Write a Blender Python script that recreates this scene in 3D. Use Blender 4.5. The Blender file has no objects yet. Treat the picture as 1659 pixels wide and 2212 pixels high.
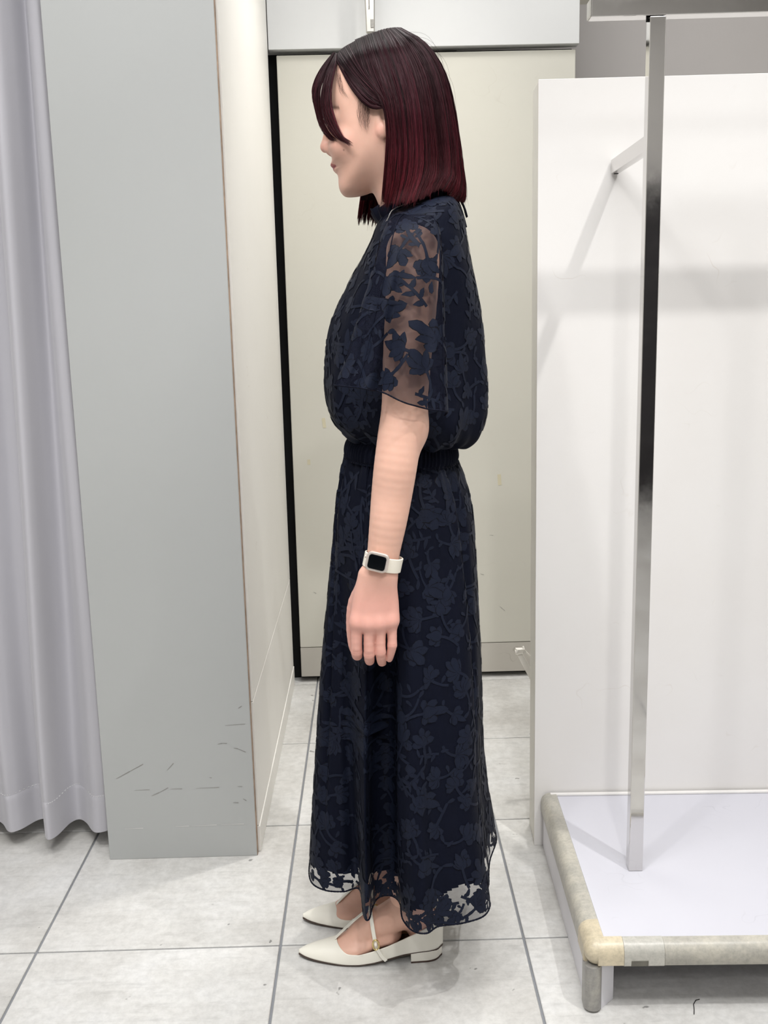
import bpy, bmesh, math, random
import numpy as np
from mathutils import Vector, Matrix

random.seed(7)
rng = np.random.default_rng(7)
scene = bpy.context.scene
COL = scene.collection

# ---------------------------------------------------------------- camera
F_PX, CX, CY, CAM_H = 2200.0, 829.5, 1106.0, 1.16
AX = np.array([0.99959, -0.02525, 0.01])          # world axes seen from the camera (x right, y down, z forward)
AY = np.array([797.5 - CX, 678.0 - CY, F_PX]); AY /= np.linalg.norm(AY)
AD = np.array([1095.0 - CX, 12400.0 - CY, F_PX]); AD -= AD.dot(AY) * AY; AD /= np.linalg.norm(AD)
AX = np.cross(AD, AY)
cam_data = bpy.data.cameras.new('camera')
cam_data.sensor_fit = 'HORIZONTAL'
cam_data.sensor_width = 36.0
cam_data.lens = F_PX / 1659.0 * 36.0
cam_data.clip_start = 0.05
camera = bpy.data.objects.new('camera', cam_data)
COL.objects.link(camera)
right = (AX[0], AY[0], -AD[0]); down = (AX[1], AY[1], -AD[1]); fwd = (AX[2], AY[2], -AD[2])
camera.matrix_world = Matrix(((right[0], -down[0], -fwd[0], 0), (right[1], -down[1], -fwd[1], 0),
                              (right[2], -down[2], -fwd[2], CAM_H), (0, 0, 0, 1)))
scene.camera = camera

# ---------------------------------------------------------------- world, lights, exposure
world = bpy.data.worlds.new('world'); scene.world = world; world.use_nodes = True
world.node_tree.nodes['Background'].inputs[0].default_value = (0.95, 0.97, 1.0, 1)
world.node_tree.nodes['Background'].inputs[1].default_value = 0.25
scene.view_settings.view_transform = 'Standard'
scene.view_settings.look = 'None'
scene.view_settings.exposure = 0.17
scene.view_settings.gamma = 1.0
scene.view_settings.use_curve_mapping = False
scene.cycles.max_bounces = 6
scene.cycles.diffuse_bounces = 4
scene.cycles.use_adaptive_sampling = True
scene.cycles.adaptive_threshold = 0.05
scene.cycles.glossy_bounces = 3
scene.cycles.transparent_max_bounces = 16

def area_light(name, loc, size, power, color=(1, 0.97, 0.93), target=None):
    d = bpy.data.lights.new(name, 'AREA'); d.shape = 'RECTANGLE'; d.size, d.size_y = size
    d.energy = power; d.color = color
    o = bpy.data.objects.new(name, d); COL.objects.link(o); o.location = loc
    if target:
        o.rotation_euler = (Vector(target) - Vector(loc)).to_track_quat('-Z', 'Y').to_euler()
    return o

def spot_light(name, loc, target, power, angle, blend=0.6, radius=0.03, color=(1, 0.98, 0.955)):
    d = bpy.data.lights.new(name, 'SPOT'); d.energy = power; d.spot_size = math.radians(angle)
    d.spot_blend = blend; d.shadow_soft_size = radius; d.color = color
    o = bpy.data.objects.new(name, d); COL.objects.link(o); o.location = loc
    o.rotation_euler = (Vector(target) - Vector(loc)).to_track_quat('-Z', 'Y').to_euler()
    return o

area_light('ceiling_area_light', (-0.2, 0.7, 3.04), (2.4, 1.2), 58, (1, 0.995, 0.99))
area_light('ceiling_area_light', (0.3, 2.45, 3.04), (1.6, 0.5), 16, (1, 0.99, 0.975))
area_light('ceiling_area_light', (0.0, -1.7, 3.04), (2.6, 0.8), 34, (1, 0.995, 0.99))  # added behind the camera to light the back wall and fill the front
spot_light('rack_spot', (1.07, 0.78, 3.0), (0.62, 2.0, 0.0), 95, 52, 0.9, 0.028, (1, 0.985, 0.965))
spot_light('aisle_spot', (-0.8, 0.35, 3.0), (-0.2, 1.9, 0.4), 46, 62, 0.9, 0.05, (1, 0.985, 0.965))
spot_light('door_fill_spot', (0.5, 2.5, 3.0), (-0.27, 2.72, 0.30), 95, 60, 0.9, 0.05, (1, 0.965, 0.91))  # warm fill added to brighten the white side wall and aisle floor
spot_light('front_fill_spot', (0.25, -0.6, 3.0), (-0.08, 1.7, 0.85), 88, 33, 0.8, 0.06, (1, 0.985, 0.965))  # added fill aimed at the person to brighten the skin

# ---------------------------------------------------------------- helpers
def ray(px, py):
    d = np.array([px - CX, py - CY, F_PX])
    return np.array([d @ AX, d @ AY, -(d @ AD)])

def at(px, py, y):
    """World point in metres on the upright plane at distance y that the pixel looks at."""
    r = ray(px, py)
    return np.array([0, 0, CAM_H]) + r * (y / r[1])

def srgb(r, g, b):
    f = lambda c: (c / 255 / 12.92) if c / 255 <= 0.04045 else ((c / 255 + 0.055) / 1.055) ** 2.4
    return (f(r), f(g), f(b), 1.0)

class NT:
    """small node-tree writer"""
    def __init__(self, name):
        self.m = bpy.data.materials.new(name); self.m.use_nodes = True
        self.t = self.m.node_tree; self.n = self.t.nodes
        self.b = self.n['Principled BSDF']; self.out = self.n['Material Output']
    def add(self, kind, **kw):
        n = self.n.new(kind)
        for k, v in kw.items():
            if k.startswith('in_'):
                n.inputs[int(k[3:]) if k[3:].isdigit() else k[3:].replace('_', ' ')].default_value = v
            else:
                setattr(n, k, v)
        return n
    def link(self, a, b): self.t.links.new(a, b)
    def coords(self, which='Object'): return self.add('ShaderNodeTexCoord').outputs[which]
    def noise(self, vec, scale, detail=4, rough=0.55):
        n = self.add('ShaderNodeTexNoise'); n.inputs['Scale'].default_value = scale
        n.inputs['Detail'].default_value = detail; n.inputs['Roughness'].default_value = rough
        self.link(vec, n.inputs['Vector']); return n.outputs['Fac']
    def mapping(self, vec, scale=(1, 1, 1), rot=(0, 0, 0)):
        n = self.add('ShaderNodeMapping'); n.inputs['Scale'].default_value = scale; n.inputs['Rotation'].default_value = rot
        self.link(vec, n.inputs['Vector']); return n.outputs[0]
    def ramp(self, fac, stops):
        n = self.add('ShaderNodeValToRGB'); e = n.color_ramp.elements
        while len(e) < len(stops): e.new(0.5)
        for el, (p, c) in zip(e, stops): el.position = p; el.color = c
        self.link(fac, n.inputs[0]); return n.outputs[0]
    def mix(self, fac, a, b, mode='MIX'):
        n = self.add('ShaderNodeMix', data_type='RGBA', blend_type=mode)
        for s, v in ((0, fac), (6, a), (7, b)):
            if hasattr(v, 'is_linked'): self.link(v, n.inputs[s])
            else: n.inputs[s].default_value = v
        return n.outputs[2]
    def bump(self, height, strength, dist=0.002):
        n = self.add('ShaderNodeBump'); n.inputs['Strength'].default_value = strength; n.inputs['Distance'].default_value = dist
        self.link(height, n.inputs['Height']); self.link(n.outputs[0], self.b.inputs['Normal'])
    def set(self, **kw):
        for k, v in kw.items():
            s = self.b.inputs[k.replace('_', ' ')]
            if hasattr(v, 'is_linked'): self.link(v, s)
            else: s.default_value = v
        return self

def G(v): return (v, v, v, 1)

def plain(name, col, rough=0.5, metal=0.0, var=0.06, scale=12, spec=0.4, bump=0.0):
    """a surface of one colour with faint uneven wear"""
    t = NT(name); c = t.coords()
    n = t.noise(c, scale, 5)
    dark = tuple(x * (1 - var) for x in col[:3]) + (1,); lite = tuple(min(1, x * (1 + var)) for x in col[:3]) + (1,)
    t.set(Base_Color=t.ramp(n, [(0.3, dark), (0.7, lite)]), Roughness=rough, Metallic=metal)
    t.b.inputs['Specular IOR Level'].default_value = spec
    if bump: t.bump(t.noise(c, 250, 2), bump, 0.0006)
    return t.m

def scuffed(name, col, mark, rough=0.5, amount=0.5, scale=(9, 9, 9)):
    """painted board with faint stains and thin scratches"""
    t = NT(name); c = t.coords()
    stain = t.ramp(t.noise(c, 2.2, 6, 0.6), [(0.42, G(0)), (0.8, G(1))])
    base = t.mix(t.mul(stain, 0.35 * amount) if hasattr(t, 'mul') else stain, col, mark)
    w = t.noise(t.mapping(c, scale, (0.4, 0.9, 0.3)), 1.0, 2, 0.5)
    thin = t.ramp(w, [(0.494, G(0)), (0.5, G(1)), (0.506, G(0))])
    gate = t.ramp(t.noise(c, 7, 3), [(0.58, G(0)), (0.7, G(amount))])
    line = t.mix(1.0, thin, gate, 'MULTIPLY')
    t.set(Base_Color=t.mix(line, base, mark), Roughness=rough)
    t.b.inputs['Specular IOR Level'].default_value = 0.3
    return t.m

def _mul(self, a, k):
    n = self.add('ShaderNodeMath', operation='MULTIPLY'); self.link(a, n.inputs[0]); n.inputs[1].default_value = k
    return n.outputs[0]
NT.mul = _mul

def tag(o, label=None, cat=None, group=None, kind=None):
    for k, v in (('label', label), ('category', cat), ('group', group), ('kind', kind)):
        if v: o[k] = v
    return o

def link_mesh(name, me, mat, parent=None, smooth=False):
    o = bpy.data.objects.new(name, me); COL.objects.link(o)
    if mat is not None:
        for m in (mat if isinstance(mat, (list, tuple)) else [mat]): me.materials.append(m)
    if smooth: me.polygons.foreach_set('use_smooth', [True] * len(me.polygons))
    if parent is not None: o.parent = parent
    return o

def mesh(name, verts, faces, mat, parent=None, smooth=False):
    me = bpy.data.meshes.new(name)
    me.from_pydata([tuple(map(float, v)) for v in verts], [], [tuple(map(int, f)) for f in faces]); me.update()
    return link_mesh(name, me, mat, parent, smooth)

def empty(name, loc=(0, 0, 0), rz=0.0):
    o = bpy.data.objects.new(name, None); COL.objects.link(o); o.location = loc; o.rotation_euler = (0, 0, rz)
    return o

def from_bm(name, bm, mat, parent=None, smooth=False):
    me = bpy.data.meshes.new(name); bm.normal_update(); bm.to_mesh(me); bm.free()
    return link_mesh(name, me, mat, parent, smooth)

def box_bm(bm, lo, hi, bevel=0.0, seg=2):
    lo, hi = Vector(lo), Vector(hi)
    r = bmesh.ops.create_cube(bm, size=1.0)
    for v in r['verts']:
        v.co = Vector([lo[i] + (v.co[i] + 0.5) * (hi[i] - lo[i]) for i in range(3)])
    if bevel > 0:
        es = list({e for v in r['verts'] for e in v.link_edges})
        bmesh.ops.bevel(bm, geom=es, offset=bevel, segments=seg, affect='EDGES', profile=0.5)
    return bm

def box(name, lo, hi, mat, parent=None, bevel=0.0015, seg=2):
    return from_bm(name, box_bm(bmesh.new(), lo, hi, bevel, seg), mat, parent)

def prism(name, poly, axis, a, b, mat, parent=None, smooth=False):
    """extrude a 2-D outline (list of pairs) along axis 0/1/2 between a and b"""
    def p3(q, t): r = [q[0], q[1]]; r.insert(axis, t); return r
    n = len(poly)
    v = [p3(q, a) for q in poly] + [p3(q, b) for q in poly]
    f = [tuple(range(n))[::-1], tuple(range(n, 2 * n))] + [(i, (i + 1) % n, (i + 1) % n + n, i + n) for i in range(n)]
    o = mesh(name, v, f, mat, parent)
    bm = bmesh.new(); bm.from_mesh(o.data); bmesh.ops.recalc_face_normals(bm, faces=bm.faces); bm.to_mesh(o.data); bm.free()
    return o

def catmull(pts, n, closed=False):
    """n points along a Catmull-Rom curve through pts"""
    P = np.asarray(pts, float); m = len(P)
    segs = m if closed else m - 1
    t = np.arange(n) / n * segs if closed else np.linspace(0, segs, n)
    i = np.minimum(t.astype(int), segs - 1); u = (t - i)[:, None]
    g = (lambda k: P[k % m]) if closed else (lambda k: np.where((k < 0)[:, None], 2 * P[0] - P[1], np.where((k >= m)[:, None], 2 * P[-1] - P[-2], P[np.clip(k, 0, m - 1)])))
    p0, p1, p2, p3 = g(i - 1), g(i), g(i + 1), g(i + 2)
    return 0.5 * (2 * p1 + (p2 - p0) * u + (2 * p0 - 5 * p1 + 4 * p2 - p3) * u ** 2 + (3 * p1 - p0 - 3 * p2 + p3) * u ** 3)

def tube_arrays(path, rad, sides=8, cap=True, base=0):
    """vertices and faces of a tube along path; rad a number or one per point"""
    P = np.asarray(path, float); n = len(P)
    R = np.broadcast_to(np.asarray(rad, float), (n,))
    T = np.gradient(P, axis=0); T /= np.linalg.norm(T, axis=1)[:, None] + 1e-12
    up = np.array([0.3, 0.2, 0.93]) if abs(T[0][2]) < 0.9 else np.array([1.0, 0.1, 0])
    V = []; a = np.linspace(0, 2 * np.pi, sides, endpoint=False)
    for k in range(n):
        x = np.cross(up, T[k]); x /= np.linalg.norm(x) + 1e-12; y = np.cross(T[k], x); up = y
        V.append(P[k] + R[k] * (np.cos(a)[:, None] * x + np.sin(a)[:, None] * y))
    V = np.concatenate(V)
    Fq = [(base + k * sides + j, base + k * sides + (j + 1) % sides, base + (k + 1) * sides + (j + 1) % sides, base + (k + 1) * sides + j)
          for k in range(n - 1) for j in range(sides)]
    if cap: Fq += [tuple(base + j for j in range(sides))[::-1], tuple(base + (n - 1) * sides + j for j in range(sides))]
    return V, Fq

def tube(name, path, rad, mat, parent=None, sides=10, smooth=True):
    v, f = tube_arrays(path, rad, sides)
    return mesh(name, v, f, mat, parent, smooth)

# ---------------------------------------------------------------- materials of the room
def tile_material():
    t = NT('concrete_look_tile'); c = t.coords('Object')
    info = t.add('ShaderNodeObjectInfo')
    add = t.add('ShaderNodeVectorMath', operation='ADD'); t.link(c, add.inputs[0])
    sc = t.add('ShaderNodeVectorMath', operation='SCALE'); sc.inputs[0].default_value = (17, 31, 5); t.link(info.outputs['Random'], sc.inputs['Scale'])
    t.link(sc.outputs[0], add.inputs[1]); v = add.outputs[0]
    cloud = t.ramp(t.noise(v, 3.2, 8, 0.66), [(0.32, srgb(184, 182, 178)), (0.5, srgb(204, 203, 200)), (0.68, srgb(215, 215, 214))])
    fine = t.ramp(t.noise(v, 60, 4, 0.7), [(0.35, G(0.86)), (0.62, G(1))])
    streak = t.ramp(t.noise(t.mapping(v, (7, 60, 1), (0, 0, 0.5)), 1.2, 5, 0.7), [(0.30, G(0.88)), (0.46, G(1))])
    spk = t.ramp(t.noise(v, 34, 2, 0.5), [(0.235, G(0.45)), (0.26, G(1))])
    col = t.mix(1, t.mix(1, t.mix(1, cloud, fine, 'MULTIPLY'), streak, 'MULTIPLY'), spk, 'MULTIPLY')
    t.set(Base_Color=col, Roughness=t.ramp(t.noise(v, 9, 4), [(0.3, G(0.38)), (0.7, G(0.6))]))
    t.b.inputs['Specular IOR Level'].default_value = 0.35
    t.bump(t.noise(v, 45, 5, 0.7), 0.25, 0.001)
    return t.m

M_TILE = tile_material()
M_GROUT = plain('grout', srgb(128, 130, 134), 0.9)
M_GREY_LAM = plain('grey_laminate', srgb(170, 172, 171), 0.55, var=0.02, scale=2)
M_WHITE_LAM = scuffed('white_laminate', srgb(236, 234, 229), srgb(190, 182, 170), 0.5, 0.3)
M_DOOR = scuffed('cream_door_paint', srgb(202, 200, 190), srgb(172, 165, 150), 0.5, 0.2)
M_LINTEL = plain('lintel_paint', srgb(208, 209, 209), 0.5, var=0.015, scale=2)
M_KICK = scuffed('kick_board_paint', srgb(188, 184, 176), srgb(120, 110, 98), 0.5, 0.4)
M_DARK = plain('dark_void', srgb(20, 20, 21), 0.9)
M_WALL_GREY = plain('grey_wall_paint', srgb(188, 184, 182), 0.7, var=0.02, scale=2)
M_CEIL = plain('ceiling_paint', srgb(236, 236, 236), 0.9, var=0.01)
M_ROOM = plain('shop_wall_paint', srgb(205, 203, 200), 0.9, var=0.02)
M_ROOM_DARK = plain('dark_panel_paint', srgb(52, 50, 52), 0.8, var=0.05)
M_EDGE = plain('raw_board_edge', srgb(160, 138, 120), 0.8, var=0.3, scale=40)
M_PANEL = scuffed('display_panel_white', srgb(228, 226, 224), srgb(196, 185, 174), 0.45, 0.4)
M_PANEL_SIDE = plain('display_panel_side', srgb(214, 212, 205), 0.5, var=0.03)
M_PLATFORM = scuffed('platform_white', srgb(198, 198, 206), srgb(164, 164, 170), 0.5, 0.3)
M_BLOCK = plain('side_board_white', srgb(222, 221, 226), 0.5, var=0.03)
def guard_material(name, col, worn, th):
    t = NT(name); c = t.coords()
    w = t.ramp(t.noise(c, 16, 7, 0.7), [(th, G(1)), (th + 0.16, G(0))])
    f = t.ramp(t.noise(c, 140, 3, 0.7), [(0.3, G(0.8)), (0.6, G(1))])
    t.set(Base_Color=t.mix(1, t.mix(w, col, worn), f, 'MULTIPLY'), Roughness=0.36)
    t.b.inputs['Specular IOR Level'].default_value = 0.5
    t.bump(t.noise(c, 70, 4), 0.25, 0.001)
    return t.m
M_GUARD = guard_material('grey_beige_guard', srgb(188, 184, 172), srgb(172, 169, 160), 0.44)
M_GUARD_WARM = guard_material('beige_guard_corner', srgb(204, 192, 166), srgb(192, 181, 157), 0.38)
M_GUARD_FOOT = guard_material('worn_guard_foot', srgb(168, 165, 156), srgb(146, 144, 140), 0.46)
M_TAPE_CLEAR = guard_material('taped_guard', srgb(194, 192, 181), srgb(182, 180, 172), 0.5)
M_PATCH = plain('torn_grey_tape', srgb(98, 96, 88), 0.8, var=0.2, scale=60)
def chrome_material():
    t = NT('polished_chrome'); c = t.coords()
    sm = t.noise(c, 22, 6, 0.7)
    t.set(Base_Color=srgb(212, 210, 208), Metallic=1.0, Roughness=t.ramp(sm, [(0.35, G(0.03)), (0.75, G(0.14))]))
    t.bump(t.noise(t.mapping(c, (1, 1, 0.25)), 30, 4, 0.6), 0.05, 0.001)
    return t.m
M_CHROME = chrome_material()
M_STEEL = plain('brushed_steel', srgb(190, 188, 182), 0.28, 1.0, var=0.05)
M_MARK = plain('dark_scuff', srgb(140, 138, 134), 0.9)
M_MARK_LIGHT = plain('pale_scratch', srgb(205, 205, 203), 0.9)
M_MASK = plain('masking_tape', srgb(200, 193, 168), 0.7)

# ---------------------------------------------------------------- the room
X0, X1, Y0, Y1, ZC = -2.0, 2.1, -2.9, 3.62, 3.1
floor = tag(box('floor', (X0, Y0, -0.06), (X1, Y1, -0.0035), M_GROUT, None, 0), kind='structure')
TX, TY, GX, GY, J = 0.4575, 0.4585, -0.1965, 1.7255, 0.0048
tile_me = None
for i in range(-4, 5):
    for j in range(-10, 5):
        if tile_me is None:
            first = box('tile', (J / 2, J / 2, -0.012), (TX - J / 2, TY - J / 2, 0.0), M_TILE, floor, 0.0012, 1)
            tile_me = first.data; o = first
        else:
            o = bpy.data.objects.new('tile', tile_me); COL.objects.link(o); o.parent = floor
        o.location = (GX + i * TX, GY + j * TY, 0)
tag(box('ceiling', (X0, Y0, ZC), (X1, Y1, ZC + 0.08), M_CEIL, None, 0), kind='structure')
tag(box('wall_left', (X0 - 0.08, Y0, 0), (X0, Y1, ZC), M_ROOM, None, 0), kind='structure')
tag(box('wall_right', (X1, Y0, 0), (X1 + 0.08, Y1, ZC), M_ROOM, None, 0), kind='structure')
tag(box('wall_behind', (X0, Y0 - 0.08, 0), (X1, Y0, ZC), M_ROOM, None, 0), kind='structure')
tag(box('reflected_dark_panel', (X0 + 0.3, Y0 + 0.002, 0), (X1 - 0.3, Y0 + 0.25, 1.85), M_ROOM_DARK, None, 0), kind='structure')  # unseen dark panel, added for the chrome post to reflect

# fitting-room partition: grey front, white side that runs back to the door
part = tag(empty('wall_partition', (-0.435, 2.05, 0)), kind='structure')
def child_box(name, lo, hi, mat, parent, bevel=0.0015):
    """box given in world metres, parented to an Empty that stands at its own place"""
    p = parent.location
    return box(name, [lo[i] - p[i] for i in range(3)], [hi[i] - p[i] for i in range(3)], mat, parent, bevel)
child_box('front_panel', (-0.598, 2.052, 0.0), (-0.2755, 2.07, ZC), M_GREY_LAM, part, 0.0012)
child_box('core', (-0.597, 2.07, 0.0), (-0.29, 3.1, ZC), M_ROOM, part, 0)
child_box('edge_strip', (-0.276, 2.0535, 0.0), (-0.2745, 2.069, ZC), M_EDGE, part, 0)
for lo_z, hi_z in ((0.062, 0.3475), (0.3495, ZC)):
    child_box('side_panel', (-0.29, 2.071, lo_z), (-0.2705, 3.108, hi_z), M_WHITE_LAM, part, 0.0008)
child_box('side_skirting', (-0.29, 2.071, 0.0), (-0.2685, 3.108, 0.06), M_WHITE_LAM, part, 0.0008)
def strokes(name, lines, width, y, mat, parent):
    """thin marks lying on an upright board at distance y; lines of (x, z) points"""
    v, f = [], []; p = parent.location
    for ln in lines:
        for (xa, za), (xb, zb) in zip(ln[:-1], ln[1:]):
            d = np.array([xb - xa, zb - za]); L = np.linalg.norm(d); nn = np.array([-d[1], d[0]]) / L * width / 2
            k = len(v)
            for q in ((xa - nn[0] * 0.4, za - nn[1] * 0.4), (xb - nn[0], zb - nn[1]), (xb + nn[0], zb + nn[1]), (xa + nn[0] * 0.4, za + nn[1] * 0.4)):
                v.append((q[0] - p[0], y - p[1], q[1] - p[2]))
            f.append((k, k + 1, k + 2, k + 3))
    return tag(mesh(name, v, f, mat, parent), kind='stuff')
strokes('scuff_mark', [[(-0.348, .263), (-.338, .2645), (-.328, .264)], [(-.314, .253), (-.305, .251), (-.289, .243)], [(-.497, .148), (-.48, .155), (-.46, .166)],
        [(-.57, .19), (-.54, .206), (-.51, .222)], [(-.46, .206), (-.445, .222)], [(-.322, .127), (-.31, .1265)], [(-.30, .135), (-.293, .131)],
        [(-.37, .187), (-.365, .186)], [(-.30, .343), (-.292, .348)]], 0.0017, 2.0514, M_MARK, part)
strokes('tape_residue', [[(-.533, .162), (-.50, .1625)], [(-.455, .163), (-.43, .1625)], [(-.40, .1625), (-.35, .1635)], [(-.31, .164), (-.30, .164)], [(-.33, .305), (-.287, .307)]], 0.0011, 2.0514, M_MARK, part)
strokes('pale_scratch', [[(-.56, .0725), (-.52, .073)], [(-.449, .0745), (-.42, .075)], [(-.415, .075), (-.36, .076)], [(-.35, .076), (-.301, .0765)]], 0.0016, 2.0514, M_MARK_LIGHT, part)

# back wall, lintel and the cream door
tag(box('wall_back', (0.30, 3.46, 0), (X1, 3.54, 2.105), M_WALL_GREY, None, 0), kind='structure')
upper = tag(empty('wall_slats', (1.3, 3.5, 2.105)), kind='structure')
child_box('ledge', (0.62, 3.5, 2.105), (X1, 3.6, 2.112), M_WALL_GREY, upper, 0)
M_SLAT = plain('pale_slat', srgb(176, 172, 160), 0.6)
for k in range(26):
    child_box('slat', (0.635 + k * 0.0565, 3.55, 2.112), (0.635 + k * 0.0565 + 0.0545, 3.57, ZC), M_SLAT, upper, 0.0008)
tag(box('wall_far', (X0, 3.58, 0), (X1, 3.62, ZC), M_ROOM, None, 0), kind='structure')
tag(box('trim_1', (-0.268, 3.105, 1.905), (0.62, 3.15, ZC), M_LINTEL, None, 0.001), kind='structure')
tag(box('door_gap_shade', (-0.29, 3.165, 0.0), (0.61, 3.19, 1.905), M_DARK, None, 0), kind='structure')  # black sheet behind the door; its colour stands for shade in the gaps
door = tag(empty('door_1', (0.18, 3.12, 0.012)), kind='structure')
child_box('leaf', (-0.2475, 3.12, 0.117), (0.613, 3.155, 1.893), M_DOOR, door, 0.0025)
child_box('kick_board', (-0.2475, 3.121, 0.018), (0.613, 3.155, 0.1155), M_KICK, door, 0.002)
for (x, z, w, h, a) in ((0.3915, 0.645, 0.011, 0.034, -0.06), (-0.198, 0.715, 0.009, 0.016, 0.0), (-0.147, 0.835, 0.010, 0.03, -0.1)):
    o = box('tape_scrap', (-w / 2, -0.0006, -h / 2), (w / 2, 0.0, h / 2), M_MASK, door, 0)
    o.location = (x - 0.18, 0.0, z - 0.012); o.rotation_euler = (0, a, 0)
strokes('scuff_mark', [[(0.392, .236), (.40, .229), (.408, .222)], [(.36, .47), (.372, .468)], [(.33, .345), (.342, .342)], [(-.2, .30), (-.19, .295)]], 0.0014, 3.1194, M_MARK, door)

# steel bar that hangs down in front of the lintel
hook = tag(empty('steel_hanging_bar', (0.024, 3.03, 1.925)), 'tapered steel bar end hanging before the white lintel above the head', 'metal bar')
def loft_box(name, secs, mat, parent, bev=0.003):
    """secs: list of (z, x0, x1, y0, y1)"""
    v, f = [], []
    for z, a, b, c, d in secs: v += [(a, c, z), (b, c, z), (b, d, z), (a, d, z)]
    for k in range(len(secs) - 1):
        for j in range(4): f.append((k * 4 + j, k * 4 + (j + 1) % 4, k * 4 + 4 + (j + 1) % 4, k * 4 + 4 + j))
    f += [(3, 2, 1, 0), tuple(range(len(v) - 4, len(v)))]
    o = mesh(name, v, f, mat, parent)
    bm = bmesh.new(); bm.from_mesh(o.data); bmesh.ops.recalc_face_normals(bm, faces=bm.faces)
    if bev: bmesh.ops.bevel(bm, geom=list(bm.edges), offset=bev, segments=2, affect='EDGES', profile=0.5, clamp_overlap=True)
    bm.to_mesh(o.data); bm.free(); return o
loft_box('bar', [(0.0, -0.0125, 0.0115, -0.006, 0.012), (0.09, -0.0145, 0.0135, -0.007, 0.014), (1.17, -0.016, 0.016, -0.007, 0.014)], M_STEEL, hook)
box('slot', (0.000, -0.0085, 0.012), (0.0085, -0.0055, 0.034), M_GUARD_FOOT, hook, 0.0008)
mesh('rib', *(lambda p: tube_arrays(p, 0.0018, 6))(np.array([(-0.003, -0.0075, 0.06 + 0.01 * k) for k in range(24)])), M_CHROME, hook, True)

# ---------------------------------------------------------------- curtain
def build_curtain():
    root = tag(empty('fitting_room_curtain', (-0.9, 2.12, 0.0)), 'grey fitting room curtain hanging in deep folds at the left edge', 'curtain')
    p = root.location
    low = [(-1.28, 2.16), (-1.24, 2.10), (-1.20, 2.09), (-1.15, 2.16), (-1.10, 2.165), (-1.05, 2.10), (-1.0, 2.09), (-0.95, 2.16), (-0.905, 2.17), (-0.867, 2.147), (-0.838, 2.112),
           (-0.815, 2.122), (-0.785, 2.158), (-0.757, 2.150), (-0.742, 2.085), (-0.727, 2.064), (-0.714, 2.085), (-0.703, 2.138), (-0.688, 2.159), (-0.668, 2.145),
           (-0.640, 2.099), (-0.618, 2.094), (-0.604, 2.106)]
    top = [(-1.28, 2.15), (-1.23, 2.12), (-1.19, 2.11), (-1.15, 2.15), (-1.1, 2.15), (-1.05, 2.11), (-1.0, 2.11), (-0.95, 2.15), (-0.905, 2.155), (-0.86, 2.150), (-0.825, 2.135),
           (-0.795, 2.150), (-0.765, 2.175), (-0.738, 2.165), (-0.718, 2.105), (-0.700, 2.072), (-0.684, 2.072), (-0.670, 2.100), (-0.658, 2.140), (-0.648, 2.138),
           (-0.634, 2.100), (-0.616, 2.090), (-0.603, 2.106)]
    N = 300; A = catmull(low, N); B = catmull(top, N)
    zs = np.concatenate([[0.044, 0.0445, 0.046], np.linspace(0.06, 0.128, 8), [0.1295, 0.131, 0.1325], np.linspace(0.14, 2.9, 44)])
    V = []
    for z in zs:
        s = min(1, max(0, (z - 0.04) / 1.9)); s = s * s * (3 - 2 * s)
        q = A * (1 - s) + B * s
        pinch = 0.0009 if 0.1290 < z < 0.1330 else 0.0
        wob = 0.0016 * np.sin(np.arange(N) * 0.11 + z * 9) * math.exp(-z * 2)
        V.append(np.stack([q[:, 0] + 0.004 * np.sin(z * 3.1 + q[:, 0] * 20) * (1 - s), q[:, 1] + pinch + wob, np.full(N, z) + 0.003 * np.sin(q[:, 0] * 40) * (z < 0.2)], 1))
    nz = len(zs); V = np.concatenate(V) - np.array(p)
    Fq = [(k * N + j, k * N + j + 1, (k + 1) * N + j + 1, (k + 1) * N + j) for k in range(nz - 1) for j in range(N - 1)]
    t = NT('grey_curtain_cloth'); c = t.coords()
    weave = t.noise(t.mapping(c, (1, 1, 1)), 900, 2)
    t.set(Base_Color=srgb(180, 179, 185), Roughness=0.62); t.b.inputs['Sheen Weight'].default_value = 0.25
    t.b.inputs['Specular IOR Level'].default_value = 0.3; t.bump(weave, 0.1, 0.0005)
    o = mesh('cloth', V, Fq, t.m, root, True)
    m = o.modifiers.new('thickness', 'SOLIDIFY'); m.thickness = 0.0012; m.offset = 0
    # stitches of the hem
    v, f = [], []
    q = A + np.array([0, -0.0011])
    for i in range(2, N - 2, 3):
        a, b = q[i], q[i] + (q[i + 1] - q[i]) * 1.2
        vv, ff = tube_arrays(np.array([(a[0], a[1] - .0004, 0.131), ((a + b)[0] / 2, (a + b)[1] / 2 - .0006, 0.131), (b[0], b[1] - .0004, 0.131)]), 0.0006, 4, True, len(v))
        v += list(vv - np.array(p)); f += ff
    tag(mesh('hem_stitching', v, f, M_MARK_LIGHT, root), kind='stuff')
build_curtain()

# ---------------------------------------------------------------- display unit on the right
ROT = math.radians(-1.6)
def unit(name, loc):
    return empty(name, loc, ROT)
panel = tag(unit('display_wall', (0.3345, 2.062, 0.0)), 'tall white display wall standing behind the low white platform', 'display wall')
box('front_board', (0.0, 0.0, 0.0), (1.25, 0.006, 1.592), M_PANEL, panel, 0.0008)
box('core', (0.0015, 0.0062, 0.0), (1.25, 0.0955, 1.5905), M_PANEL_SIDE, panel, 0.0015)
box('edge_line', (0.0002, 0.0061, 0.0), (0.003, 0.0078, 1.5915), M_EDGE, panel, 0)

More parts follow.
